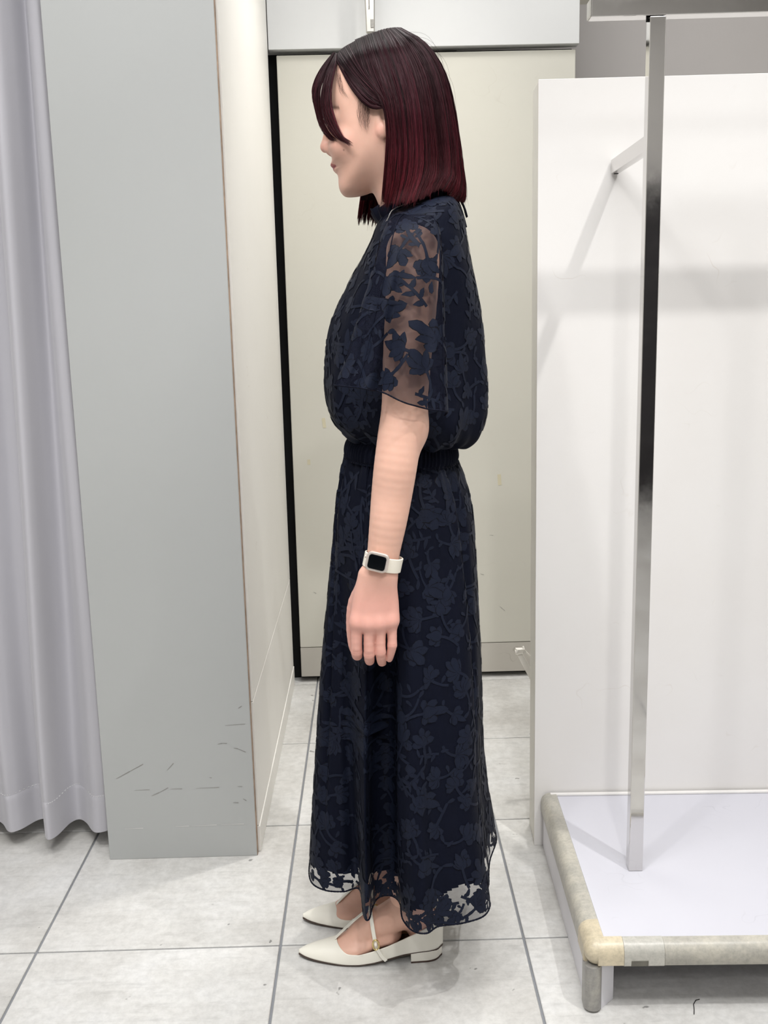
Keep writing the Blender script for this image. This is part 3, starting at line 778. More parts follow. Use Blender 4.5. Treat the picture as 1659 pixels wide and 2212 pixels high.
# ---------------------------------------------------------------- trunk, far arm and legs (mostly under the dress)
FOOT = {'near': 1.690, 'far': 1.803}
def trunk_field():
    h = 0.0045
    lo = np.array([-0.24, 1.48, 0.005]); hi = np.array([0.26, 2.0, 1.40])
    X, Y, Z = grid(lo, hi, h)
    P = lambda px, py, y=PY: at(px, py, y)
    f = ell(X, Y, Z, P(900, 590), (0.070, 0.105, 0.13))
    f = smin(f, ell(X, Y, Z, P(872, 760), (0.085, 0.105, 0.16)), 0.05)
    f = smin(f, ell(X, Y, Z, P(868, 960), (0.064, 0.085, 0.12)), 0.05)
    f = smin(f, ell(X, Y, Z, P(876, 1110), (0.084, 0.112, 0.11)), 0.05)
    f = smin(f, cone(X, Y, Z, P(900, 530), P(880, 450), 0.050, 0.040), 0.03)
    for s in (-1, 1):
        f = smin(f, ell(X, Y, Z, P(900, 545, PY + s * 0.095), (0.038, 0.042, 0.042)), 0.04)
        yf = FOOT['near'] if s < 0 else FOOT['far']
        an = at(882, 1990, yf) if s < 0 else at(868, 1915, yf)
        hip = P(872, 1170, PY + s * 0.048); kn = np.array([(hip[0] + an[0]) / 2 - 0.012, (hip[1] + yf) / 2 + 0.008, 0.45])
        f = smin(f, chain(X, Y, Z, [hip, kn], [0.062, 0.042], 0.03), 0.03)
        calf = kn * 0.6 + np.array([an[0], yf, 0.1]) * 0.4 + np.array([0.012, 0, 0])
        f = smin(f, chain(X, Y, Z, [kn, calf, np.array([an[0], yf, 0.12])], [0.042, 0.042, 0.033], 0.03), 0.03)
    # far arm hanging on the other side
    f = smin(f, chain(X, Y, Z, [P(895, 545, 1.872), P(885, 640, 1.895), P(872, 820, 1.912)], [0.043, 0.038, 0.033], 0.02), 0.02)
    f = smin(f, chain(X, Y, Z, [P(872, 820, 1.912), P(850, 960, 1.915), P(835, 1080, 1.91)], [0.033, 0.030, 0.022], 0.02), 0.01)
    hy = 1.91
    f = smin(f, chain(X, Y, Z, [P(835, 1080, hy), P(818, 1150, hy)], [0.025, 0.030], 0.02, ((0, 1, 0), 0.5)), 0.012)
    for k, (dx, L) in enumerate(((-24, 66), (-8, 76), (8, 72), (23, 56))):
        f = smin(f, chain(X, Y, Z, [P(818 + dx, 1160, hy), P(815 + dx, 1160 + L * 0.6, hy - 0.003), P(816 + dx, 1160 + L, hy - 0.018)], [0.0095, 0.0085, 0.007], 0.006), 0.005)
    f = smin(f, chain(X, Y, Z, [P(808, 1110, hy - 0.01), P(786, 1150, hy - 0.02), P(784, 1185, hy - 0.022)], [0.012, 0.010, 0.008], 0.006), 0.008)
    return surface_net(f, lo, h)

def foot_field(which):
    """foot and ankle in the shoe; origin on the floor under the middle of the shoe, toes towards -x"""
    h = 0.0022
    yf = FOOT[which]; ox = SHOE_X[which]
    lo = np.array([ox - 0.13, yf - 0.06, 0.004]); hi = np.array([ox + 0.16, yf + 0.06, 0.30])
    X, Y, Z = grid(lo, hi, h)
    O = np.array([ox, yf, 0.0])
    f = chain(X, Y, Z, [O + (0.070, 0, 0.29), O + (0.076, 0, 0.17), O + (0.077, 0, 0.105)], [0.040, 0.031, 0.030], 0.02)
    f = smin(f, chain(X, Y, Z, [O + (0.072, 0, 0.095), O + (0.036, 0.002, 0.070), O + (0.002, 0.003, 0.052), O + (-0.026, 0.003, 0.031), O + (-0.047, 0.002, 0.019), O + (-0.068, 0, 0.012)], [0.030, 0.029, 0.027, 0.022, 0.016, 0.009], 0.01, None, 3), 0.012)
    f = smin(f, chain(X, Y, Z, [O + (0.030, 0, 0.040), O + (-0.03, 0, 0.022), O + (-0.060, 0, 0.0145)], [0.029, 0.031, 0.024], 0.02, ((0, 0, 1), 0.5)), 0.010)
    f = smin(f, ell(X, Y, Z, O + (0.098, 0, 0.055), (0.027, 0.027, 0.036)), 0.02)
    for s in (-1, 1):
        f = smin(f, ell(X, Y, Z, O + (0.068, s * 0.026, 0.092), (0.012, 0.009, 0.013)), 0.012)       # ankle bones
    f = smin(f, cone(X, Y, Z, O + (0.106, 0, 0.075), O + (0.100, 0, 0.16), 0.008, 0.010), 0.02)      # tendon at the heel
    return surface_net(f, lo, h)

def skin_material():
    t = NT('skin'); a = t.add('ShaderNodeAttribute', attribute_name='tint'); c = t.coords()
    n = t.noise(c, 30, 5, 0.6)
    t.set(Base_Color=t.mix(1, a.outputs['Color'], t.ramp(n, [(0.3, (0.93, 0.91, 0.90, 1)), (0.7, (1, 1, 1, 1))]), 'MULTIPLY'), Roughness=0.46)
    t.b.inputs['Subsurface Weight'].default_value = 0.15; t.b.inputs['Subsurface Radius'].default_value = (0.012, 0.005, 0.003)
    t.b.inputs['Subsurface Scale'].default_value = 0.5; t.b.inputs['Specular IOR Level'].default_value = 0.4
    t.bump(t.noise(c, 900, 2), 0.05, 0.0004)
    return t.m
M_SKIN = skin_material()
SHOE_X = {'near': at(800, 2100, FOOT['near'])[0], 'far': at(792, 2000, FOOT['far'])[0]}

def build_body():
    parts = []
    for fn, tint in ((head_field, head_tint), (arm_field, arm_tint), (trunk_field, None), (lambda: foot_field('near'), None), (lambda: foot_field('far'), None)):
        V, Q = fn(); C = tint(V) if tint else np.tile(SKIN, (len(V), 1)); parts.append((V, Q, C))
    n = 0; VV, QQ, CC = [], [], []
    for V, Q, C in parts: VV.append(V); QQ.append(Q + n); CC.append(C); n += len(V)
    V = np.concatenate(VV) - ORG; Q = np.concatenate(QQ); C = np.concatenate(CC)
    me = bpy.data.meshes.new('body')
    me.vertices.add(len(V)); me.vertices.foreach_set('co', V.astype(np.float32).ravel())
    me.loops.add(len(Q) * 4); me.loops.foreach_set('vertex_index', Q.astype(np.int32).ravel())
    me.polygons.add(len(Q)); me.polygons.foreach_set('loop_start', np.arange(0, len(Q) * 4, 4, dtype=np.int32)); me.polygons.foreach_set('loop_total', np.full(len(Q), 4, np.int32))
    me.update(calc_edges=True)
    at_ = me.attributes.new('tint', 'FLOAT_COLOR', 'POINT')
    at_.data.foreach_set('color', np.concatenate([C, np.ones((len(C), 1))], 1).astype(np.float32).ravel())
    o = link_mesh('body', me, M_SKIN, person, True)
    return o
body = build_body()
# ---------------------------------------------------------------- cloth helpers
class Sheet:
    """smooth surface through rings of control points: u runs along a ring, v from ring to ring"""
    def __init__(self, rings, nu, nv, closed=True):
        A = np.stack([catmull(r, nu, closed) for r in rings], 0)
        self.P = np.stack([catmull(A[:, j], nv) for j in range(nu)], 1)      # nv, nu, 3
        self.closed = closed; self.nu, self.nv = nu, nv
        self.refresh()
    def refresh(self):
        P = self.P
        if self.closed: self.Pu = (np.roll(P, -1, 1) - np.roll(P, 1, 1)) / 2 * self.nu
        else: self.Pu = np.gradient(P, axis=1) * (self.nu - 1)
        self.Pv = np.gradient(P, axis=0) * (self.nv - 1)
        n = np.cross(self.Pu, self.Pv); self.N = n / (np.linalg.norm(n, axis=2, keepdims=True) + 1e-12)
    def smp(self, A, u, v):
        x = np.asarray(u, float) * (self.nu if self.closed else self.nu - 1)
        x = np.mod(x, self.nu) if self.closed else np.clip(x, 0, self.nu - 1.001)
        y = np.clip(np.asarray(v, float), 0, 1) * (self.nv - 1); y = np.minimum(y, self.nv - 1.001)
        i = np.floor(x).astype(int) % self.nu; j = np.floor(y).astype(int); fx = (x - np.floor(x))[..., None]; fy = (y - j)[..., None]
        i2 = (i + 1) % self.nu if self.closed else np.minimum(i + 1, self.nu - 1)
        return (A[j, i] * (1 - fx) + A[j, i2] * fx) * (1 - fy) + (A[j + 1, i] * (1 - fx) + A[j + 1, i2] * fx) * fy
    def at(self, u, v, off=0.0):
        return self.smp(self.P, u, v) + self.smp(self.N, u, v) * np.asarray(off)[..., None] if not np.isscalar(off) else self.smp(self.P, u, v) + self.smp(self.N, u, v) * off
    def outward(self, c):
        """make normals point away from the axis point c"""
        d = self.P - np.asarray(c); d[..., 2] = 0
        if (self.N * d).sum(2).mean() < 0: self.N = -self.N; self.flip = True
        else: self.flip = False
        return self
    def object(self, name, mats, parent, mat_index=None, thick=0.0012):
        nu, nv = self.nu, self.nv
        jj, ii = np.meshgrid(np.arange(nv - 1), np.arange(nu if self.closed else nu - 1), indexing='ij')
        i2 = (ii + 1) % nu
        Fq = np.stack([jj * nu + ii, jj * nu + i2, (jj + 1) * nu + i2, (jj + 1) * nu + ii], -1).reshape(-1, 4)
        if getattr(self, 'flip', False): Fq = Fq[:, ::-1]
        o = mesh(name, self.P.reshape(-1, 3) - ORG, Fq.tolist(), mats, parent, True)
        if mat_index is not None:
            o.data.polygons.foreach_set('material_index', mat_index(ii.ravel() / nu, jj.ravel() / (nv - 1)).astype(np.int32))
        if thick:
            m = o.modifiers.new('thickness', 'SOLIDIFY'); m.thickness = thick; m.offset = -1
        return o

def cloth_material(name, col, rough, sheen, alpha=1.0, bump=0.25):
    t = NT(name); c = t.coords()
    n = t.noise(c, 34, 4, 0.6)
    t.set(Base_Color=t.mix(n, tuple(x * 0.75 for x in col[:3]) + (1,), tuple(x * 1.2 for x in col[:3]) + (1,)), Roughness=rough)
    t.b.inputs['Specular IOR Level'].default_value = 0.10
    t.b.inputs['Sheen Weight'].default_value = sheen; t.b.inputs['Sheen Roughness'].default_value = 0.5
    t.b.inputs['Sheen Tint'].default_value = (0.45, 0.55, 0.95, 1)
    t.bump(t.noise(t.mapping(c, (1, 1, 0.6)), 120, 3, 0.6), bump, 0.002)
    if alpha < 1: t.b.inputs['Alpha'].default_value = alpha
    return t.m
NAVY = srgb(8, 12, 26)
M_NAVY = cloth_material('navy_lined_cloth', NAVY, 0.75, 0.0)
M_NAVY_SHEER = cloth_material('navy_sheer_cloth', srgb(17, 19, 33), 0.85, 0.0, 0.56, 0.05)
M_NAVY_HEM = cloth_material('navy_sheer_hem', srgb(34, 36, 54), 0.8, 0.0, 0.40, 0.05)
M_NAVY_TRIM = cloth_material('navy_satin_trim', srgb(11, 14, 28), 0.6, 0.0)
def leaf_material():
    t = NT('navy_leaf_weave'); a = t.add('ShaderNodeAttribute', attribute_name='edge'); c = t.coords()
    n = t.noise(c, 60, 3, 0.6)
    blade = t.mix(n, srgb(17, 22, 36), srgb(24, 29, 44))
    t.set(Base_Color=t.mix(t.ramp(a.outputs['Fac'], [(0.35, G(0)), (0.62, G(1))]), blade, srgb(5, 6, 13)), Roughness=0.6)
    t.b.inputs['Specular IOR Level'].default_value = 0.12
    t.bump(t.noise(c, 420, 2), 0.25, 0.0008)
    return t.m
M_LEAF = leaf_material()

class LeafCloth:
    """woven leaf sprays laid on a Sheet, gathered into one mesh"""
    def __init__(self, sheet, base=0.0006):
        self.s = sheet; self.V = []; self.F = []; self.E = []; self.n = 0; self.base = base; self.k = 0
    def chart(self, u0, v0):
        lu = np.linalg.norm(self.s.smp(self.s.Pu, u0, v0)); lv = np.linalg.norm(self.s.smp(self.s.Pv, u0, v0))
        return max(lu, 0.05), max(lv, 0.05)
    def blade(self, ch, u0, v0, o, ang, L, W, bend=0.0, shape=0, ns=9):
        lu, lv = ch; t = np.linspace(0, 1, ns)
        prof = (np.sin(np.pi * t ** 0.8) ** 0.75) if shape == 0 else np.clip(1.12 * np.sin(np.pi * (0.02 + 0.98 * t) ** 1.5) ** 0.6, 0, 1)
        if shape == 2: prof = np.full(ns, 1.0)
        a = ang + bend * t
        cx = o[0] + np.concatenate([[0], np.cumsum(np.cos(a[:-1]) * L / (ns - 1))]); cy = o[1] + np.concatenate([[0], np.cumsum(np.sin(a[:-1]) * L / (ns - 1))])
        nx, ny = -np.sin(a), np.cos(a)
        q = np.array([-1, -0.76, 0, 0.76, 1.0])
        w = W / 2 * prof + 0.00035
        jag = 1 + 0.10 * rng.standard_normal((ns, 5)) * (np.abs(q) == 1)
        X = cx[:, None] + nx[:, None] * q * w[:, None] * jag; Yy = cy[:, None] + ny[:, None] * q * w[:, None] * jag
        self.k += 1
        off = self.base + 0.00007 * (self.k % 9) + np.where(np.abs(q) == 1, 0.0, 0.0)[None, :] * np.ones((ns, 1))
        P = self.s.at(u0 + X / lu, v0 + Yy / lv, off)
        self.V.append(P.reshape(-1, 3)); self.E.append(np.tile((np.abs(q) == 1).astype(float), ns))
        f = [(self.n + i * 5 + j, self.n + i * 5 + j + 1, self.n + (i + 1) * 5 + j + 1, self.n + (i + 1) * 5 + j) for i in range(ns - 1) for j in range(4)]
        self.F += f; self.n += ns * 5
        return cx[-1], cy[-1]
    def leaf(self, u0, v0, ang, size):
        """hand-shaped leaf of five to seven lobes on a curved stem, with buds"""
        ch = self.chart(u0, v0); r = random.random
        k = random.choice((5, 5, 6, 7)); spread = 1.25 + 0.35 * r()
        for j in range(k):
            s = (j / (k - 1) - 0.5) * 2
            self.blade(ch, u0, v0, (0, 0), ang + s * spread + (r() - 0.5) * 0.2, size * (1.0 - 0.32 * abs(s)) * (0.85 + 0.3 * r()), size * (0.40 + 0.10 * r()), (r() - 0.5) * 0.5 + s * 0.25, 1 if r() < 0.6 else 0)
        self.blade(ch, u0, v0, (-math.cos(ang) * size * 0.22, -math.sin(ang) * size * 0.22), ang, size * 0.85, size * 0.72, 0, 0)
        bd = (r() - 0.5) * 2.2
        ex, ey = self.blade(ch, u0, v0, (0, 0), ang + math.pi + 0.3 * (r() - 0.5), size * (1.1 + 0.5 * r()), 0.0044, bd, 2)
        if r() < 0.8:
            self.blade(ch, u0, v0, (ex, ey), ang + math.pi + bd + 0.5, size * 0.55, size * 0.22, 0.6, 1, 7)
        if r() < 0.7:
            self.blade(ch, u0, v0, (ex * 0.6, ey * 0.6), ang + math.pi + bd - 1.0, size * 0.5, size * 0.2, -0.5, 1, 7)
    def spray(self, u0, v0, ang, L):
        """curved twig with paired small leaves"""
        ch = self.chart(u0, v0); bend = (random.random() - 0.5) * 1.6
        self.blade(ch, u0, v0, (0, 0), ang, L, 0.0040, bend, 2, 12)
        x = y = 0.0
        for i in range(6):
            t = (i + 0.6) / 6; a = ang + bend * t * 0.5; x, y = math.cos(a) * L * t, math.sin(a) * L * t
            sd = 1 if i % 2 else -1
            self.blade(ch, u0, v0, (x, y), ang + bend * t + sd * 0.85, L * 0.30, L * 0.13, sd * 0.4, 0, 7)
    def scatter(self, area, gap, size, u_rng=(0, 1), v_rng=(0, 1), keep=None):
        pts = []; tries = 0
        while tries < 6000:
            tries += 1
            u = random.uniform(*u_rng); v = random.uniform(*v_rng); p = self.s.at(np.array(u), np.array(v))
            if keep is not None and not keep(p, u, v): continue
            if all(((p - q) ** 2).sum() > gap * gap for q in pts):
                pts.append(p); a = random.uniform(0, 2 * math.pi)
                if random.random() < 0.68: self.leaf(u, v, a, size * random.uniform(0.8, 1.15))
                else: self.spray(u, v, a, size * random.uniform(1.7, 2.3))
        return len(pts)
    def object(self, parent, name='leaf_pattern'):
        o = mesh(name, np.concatenate(self.V) - ORG, self.F, M_LEAF, parent, True)
        at_ = o.data.attributes.new('edge', 'FLOAT', 'POINT'); at_.data.foreach_set('value', np.concatenate(self.E).astype(np.float32))
        return tag(o, kind='stuff')

def at_z(px, py, z):
    r = ray(px, py); return np.array([0, 0, CAM_H]) + r * ((z - CAM_H) / r[2])

def oval(front, back, b, n=20, sq=2.25, yc=PY, near=1.0):
    """ring through a front and a back point (pixels on the middle plane) with half-depth b"""
    f, k = at(*front, yc), at(*back, yc); c = (f + k) / 2; a = (k - f) / 2
    out = []
    for th in np.linspace(0, 2 * np.pi, n, endpoint=False):
        cs, sn = -math.cos(th), -math.sin(th)
        e = 2 / sq; cx = math.copysign(abs(cs) ** e, cs); sy = math.copysign(abs(sn) ** e, sn)
        out.append(c + a * cx + np.array([0, b * sy * (near if sn < 0 else 1), 0]))
    return out

# ---------------------------------------------------------------- skirt
HEM_Z = 0.165
hem_px = [(668, 1872), (673, 1906), (702, 1923), (742, 1926), (776, 1921), (786, 1978), (797, 1986), (807, 1958), (830, 1948), (860, 1958), (871, 1988), (892, 2011), (922, 2016), (948, 2001),
          (1000, 1994), (1046, 1978), (1060, 1948), (1056, 1905), (1058, 1860), (1072, 1806), (1035, 1775), (965, 1790), (900, 1765), (830, 1785), (765, 1768), (715, 1795), (680, 1830)]
def build_skirt():
    hem = [at_z(x, y, HEM_Z) for x, y in hem_px]
    n = len(hem)
    C = np.array([0.03, 1.69, 0.0])
    th = np.unwrap(np.array([math.atan2(-(p[1] - C[1]), -(p[0] - C[0])) for p in hem]))
    hc_ = catmull(hem, 40 * n, True); arc = np.concatenate([[0], np.cumsum(np.linalg.norm(np.diff(np.concatenate([hc_, hc_[:1]]), axis=0), axis=1))]); arc = arc[::40][:n] / arc[-1] * 2 * np.pi
    th = 0.45 * th + 0.55 * (arc - 0.35)
    for i in range(1, n): th[i] = max(th[i], th[i - 1] + 0.045)
    def ring(front, back, b):
        f, k = at(*front, PY), at(*back, PY); c = (f + k) / 2; a = np.linalg.norm(k[:2] - f[:2]) / 2
        return [c + np.array([-math.cos(t) * a, -math.sin(t) * b, 0]) + (k - f) / 2 * 0 + np.array([0, 0, (-math.cos(t)) * (k[2] - f[2]) / 2]) for t in th]
    waist = ring((746, 984), (985, 994), 0.113)
    hip = ring((722, 1130), (1022, 1125), 0.150)
    top = ring((734, 1030), (1003, 1035), 0.130)
    h3 = np.array(hem); hp = np.array(hip)
    m1 = hp * 0.55 + h3 * 0.45; m2 = hp * 0.22 + h3 * 0.78
    zz = lambda A, z: np.concatenate([A[:, :2], np.full((n, 1), z)], 1)
    hipz = hp[:, 2].mean()
    m1 = zz(m1, hipz + (HEM_Z - hipz) * 0.36); m2 = zz(m2, hipz + (HEM_Z - hipz) * 0.72)
    # front and back outlines at those heights
    def outline(A, py, xf, xb):
        xf, xb = at(xf, py, PY)[0], at(xb, py, PY)[0]; x0, x1 = A[:, 0].min(), A[:, 0].max()
        A[:, 0] = xf + (A[:, 0] - x0) * (xb - xf) / (x1 - x0); return A
    m1 = outline(m1, 1400, 698, 1042); m2 = outline(m2, 1660, 680, 1054)
    S = Sheet([waist, top, hip, m1, m2, hem], 560, 240)
    # pleats: narrow grooves running down from the waist, gathers under the band, wrinkles
    u = np.arange(S.nu) / S.nu; v = np.linspace(0, 1, S.nv)[:, None]
    S.outward((0.03, PY, 0.5))
    ang = np.unwrap(np.arctan2(-(S.P[..., 1] - PY), -(S.P[..., 0] - 0.03)), axis=1)
    d = 0.0026 * np.sin(u * 2 * np.pi * 62 + 1.5 * np.sin(u * 40)) * np.exp(-v * 14)
    d = d + 0.0018 * np.sin(u * 2 * np.pi * 17 + v * 3) * np.exp(-((v - 0.15) / 0.25) ** 2)
    for (u0, du, dep, lean, v0, v1) in ((0.085, 0.0065, 0.013, -0.02, 0.0, 0.9), (0.310, 0.026, 0.034, -0.008, 0.25, 1.15), (0.595, 0.010, 0.016, 0.012, 0.02, 1.2), (0.47, 0.02, 0.004, 0.0, 0.1, 0.7), (0.19, 0.016, 0.004, 0.0, 0.2, 1.0), (0.52, 0.02, 0.0035, 0.01, 0.3, 1.0)):
        env = np.clip((v - v0) / 0.06, 0, 1) * np.clip((v1 - v) / 0.25, 0, 1)
        d = d - dep * env * np.exp(-((u - u0 - lean * v) / du) ** 2)
    S.P = S.P + S.N * d[..., None]
    S.refresh(); S.outward((0.03, PY, 0.5))
    def mi(uu, vv): return ((vv > 0.945 + 0.018 * np.sin(uu * 2 * np.pi * 3 + 0.6) + 0.006 * np.sin(uu * 70)) & (vv < 0.997)).astype(int)
    o = S.object('skirt', [M_NAVY, M_NAVY_HEM], person, mi, 0.0)
    L = LeafCloth(S)
    L.scatter(0, 0.0345, 0.029, (0, 1), (0.03, 0.985), lambda p, u, v: p[1] < PY + 0.06)
    L.scatter(0, 0.021, 0.020, (0, 1), (0.945, 0.985), lambda p, u, v: p[1] < PY + 0.1)
    L.object(o)
    # rolled hem
    P = S.at(np.arange(400) / 400, np.full(400, 1.0)); P = np.concatenate([P, P[:1]])
    vv, ff = tube_arrays(P - ORG, 0.0011 + 0.0005 * np.abs(np.sin(np.arange(401) * 1.3)), 6, False)
    mesh('hem', vv, ff, M_NAVY_TRIM, o, True)
    return S
SK = build_skirt()

# ---------------------------------------------------------------- bodice, waistband, collar
def build_bodice():
    R = [((824, 470), (962, 424), .064), ((818, 480), (981, 432), .098), ((811, 495), (996, 460), .126), ((803, 515), (1005, 505), .136), ((785, 552), (1014, 550), .141), ((757, 610), (1028, 610), .143),
         ((719, 700), (1040, 690), .146), ((709, 770), (1044, 770), .149), ((706, 835), (1047, 842), .153), ((712, 888), (1045, 895), .158), ((727, 917), (1034, 934), .148), ((747, 935), (1010, 954), .128), ((758, 944), (985, 958), .112)]
    S = Sheet([oval(f, b, d, 22) for f, b, d in R], 360, 170)
    S.outward((0.03, PY, 1.1))
    u = np.arange(S.nu) / S.nu; v = np.linspace(0, 1, S.nv)[:, None]
    d = 0.0035 * np.sin(u * 2 * np.pi * 9 + 3 * v) * np.clip((v - 0.35) / 0.3, 0, 1) * np.clip((1.02 - v) / 0.1, 0, 1)
    d = d + 0.0025 * np.sin(u * 2 * np.pi * 23 + 5 * np.sin(v * 3)) * np.clip((v - 0.72) / 0.2, 0, 1)
    d = d + 0.003 * np.sin(u * 2 * np.pi * 5 - v * 9) * np.clip((v - 0.2) / 0.2, 0, 1) * np.clip((0.9 - v) / 0.2, 0, 1)
    S.P = S.P + S.N * d[..., None]; S.refresh(); S.outward((0.03, PY, 1.1))
    o = S.object('bodice', M_NAVY, person, None, 0.0)
    L = LeafCloth(S); L.scatter(0, 0.030, 0.027, (0, 1), (0.02, 0.97), lambda p, u, v: p[1] < PY + 0.05); L.object(o)
    return S
BO = build_bodice()
def build_waistband():
    S = Sheet([oval((757, 941), (984, 955), .112), oval((748, 956), (986, 966), .115), oval((745, 972), (988, 982), .116), oval((746, 988), (985, 998), .113)], 720, 16)
    S.outward((0.03, PY, 0.9))
    u = np.arange(S.nu) / S.nu; v = np.linspace(0, 1, S.nv)[:, None]
    S.P = S.P + S.N * (0.0022 * np.sin(u * 2 * np.pi * 74 + 2 * np.sin(u * 60) + v) * np.sin(np.pi * v) ** 0.5 - 0.002 * (np.abs(v - 0.93) < 0.05))[..., None]
    S.refresh(); S.outward((0.03, PY, 0.9)); S.object('waistband', M_NAVY, person, None, 0.0)
build_waistband()
def build_collar():
    S = Sheet([oval((818, 488), (964, 438), .062), oval((809, 470), (968, 420), .064), oval((805, 454), (971, 405), .065)], 360, 24)
    S.outward((0.03, PY, 1.3))
    u = np.arange(S.nu) / S.nu; v = np.linspace(0, 1, S.nv)[:, None]
    S.P = S.P + S.N * (v * 0.0045 * np.sin(u * 2 * np.pi * 22 + np.sin(u * 30)))[..., None]
    S.P[..., 2] += v * 0.003 * np.sin(u * 2 * np.pi * 15 + 1)
    S.refresh(); S.outward((0.03, PY, 1.3))
    o = S.object('collar', M_NAVY_TRIM, person, None, 0.0012)
    # ribbon tied at the nape, two tails hanging down the back
    for k, (dy, pts) in enumerate(((-0.006, [(966, 404), (974, 420), (985, 442), (993, 465), (1000, 492)]), (0.010, [(966, 404), (980, 418), (990, 436), (997, 452), (1002, 470)]))):
        c = catmull([at(x + 4, y, PY + dy + 0.002 * i) for i, (x, y) in enumerate(pts)], 24)
        v_, f_ = [], []
        for i, p in enumerate(c):
            w = 0.0055 + 0.0035 * math.sin(i * 0.4) ** 2
            v_ += [p + np.array([0.001, -w, 0]), p + np.array([0.0025, 0, 0.001]), p + np.array([0.001, w, 0])]
            if i: f_ += [(3 * i - 3, 3 * i - 2, 3 * i + 1, 3 * i), (3 * i - 2, 3 * i - 1, 3 * i + 2, 3 * i + 1)]
        q = mesh('ribbon_tail', np.array(v_) - ORG, f_, M_NAVY_TRIM, o, True); m = q.modifiers.new('thickness', 'SOLIDIFY'); m.thickness = 0.0014
build_collar()

# ---------------------------------------------------------------- flutter sleeves
def build_sleeve(far=False):
    T = [  # front x, back x, front y, back y, near Y, far Y, depth of the valley
        (868, 915, 462, 452, 1.648, 1.700, 0.0), (842, 940, 476, 472, 1.578, 1.670, 0.0), (824, 952, 512, 512, 1.543, 1.625, 0.002), (803, 957, 590, 600, 1.526, 1.600, 0.008),
        (772, 961, 690, 705, 1.516, 1.594, 0.016), (746, 965, 775, 805, 1.508, 1.590, 0.022), (722, 967, 832, 888, 1.500, 1.588, 0.026)]
    rings = []
    n = 28
    for r, (xf, xb, yf, yb, yn, yfar, dip) in enumerate(T):
        ring = []
        for th in np.linspace(-0.32, math.pi + 0.35, n):
            cs, sn = math.cos(th), math.sin(th)
            e = 0.85
            px = (xf + xb) / 2 - (xb - xf) / 2 * math.copysign(abs(cs) ** e, cs)
            Y = (yn + yfar) / 2 - (yfar - yn) / 2 * math.copysign(abs(sn) ** e, sn)
            t = (px - xf) / (xb - xf)
            if r == len(T) - 1:
                py = np.interp(px, [722, 770, 825, 870, 920, 967], [832, 837, 846, 869, 883, 889]) + (52 * math.sin(math.pi * min(1, max(0, t))) ** 0.7 if sn < 0 else 0)
            else: py = yf + (yb - yf) * t + (10 * (-sn) * r / 6 if sn < 0 else 0)
            if sn > 0:
                Y += dip * math.exp(-((t - 0.40) / 0.075) ** 2) + dip * 0.55 * math.exp(-((t - 0.16) / 0.06) ** 2) + 0.4 * dip * math.exp(-((t - 0.80) / 0.07) ** 2)
                Y += 0.03 * max(0, 0.35 - t) * (r / 6)
            p = at(px, py, Y)
            if far: p[1] = 2 * PY - p[1]
            ring.append(p)
        rings.append(ring)
    S = Sheet(rings, 240, 130, False)
    S.outward((at(850, 700, 1.57)[0], 1.575 if not far else 2 * PY - 1.575, 1.2))
    o = S.object('sleeve', M_NAVY_SHEER, person, None, 0.0)
    L = LeafCloth(S, 0.0005)
    L.scatter(0, 0.038, 0.032, (0.06, 0.94), (0.08, 0.95)); L.object(o)
    P = S.at(np.linspace(0, 1, 300), np.full(300, 1.0))
    vv, ff = tube_arrays(P - ORG, 0.0010 + 0.0005 * np.abs(np.sin(np.arange(300) * 1.3)), 6, True); mesh('hem', vv, ff, M_NAVY_TRIM, o, True)
    # seam from neck to hem, front and back of the arm
    for us in ((0.34, 0.80) if not far else ()):
        P = S.at(np.full(60, us), np.linspace(0.06, 0.99, 60), 0.0008); vv, ff = tube_arrays(P - ORG, 0.0009, 5, False); mesh('seam', vv, ff, M_NAVY_TRIM, o, True)
    return S
SL = build_sleeve()
build_sleeve(True)

# ---------------------------------------------------------------- necklace
M_SILVER = plain('silver_chain', srgb(214, 212, 208), 0.22, 1.0, var=0.02)
def build_necklace():
    half = [at(912, 432, 1.700), at(880, 440, 1.668), at(849, 453, 1.650), at(838, 472, 1.650), at(826, 494, 1.664), at(814, 517, 1.690), at(806, 528, 1.722)]
    far = [np.array([p[0], 2 * PY - p[1], p[2]]) for p in half[::-1]]
    path = catmull(half + far, 210); v, f = [], []
    for i in range(len(path) - 1):
        a, b = path[i], path[i + 1]; t = b - a; L = np.linalg.norm(t); t /= L
        w = np.cross(t, (0, 0, 1) if i % 2 else (0, 1, 0)); w /= np.linalg.norm(w); c = (a + b) / 2
        loop = [c + t * math.cos(x) * L * 0.62 + w * math.sin(x) * 0.0008 for x in np.linspace(0, 2 * np.pi, 9)]
        vv, ff = tube_arrays(np.array(loop), 0.00028, 4, False, len(v)); v += list(vv); f += ff
    tag(mesh('necklace', np.array(v) - ORG, f, M_SILVER, person, True), kind='stuff')
build_necklace()
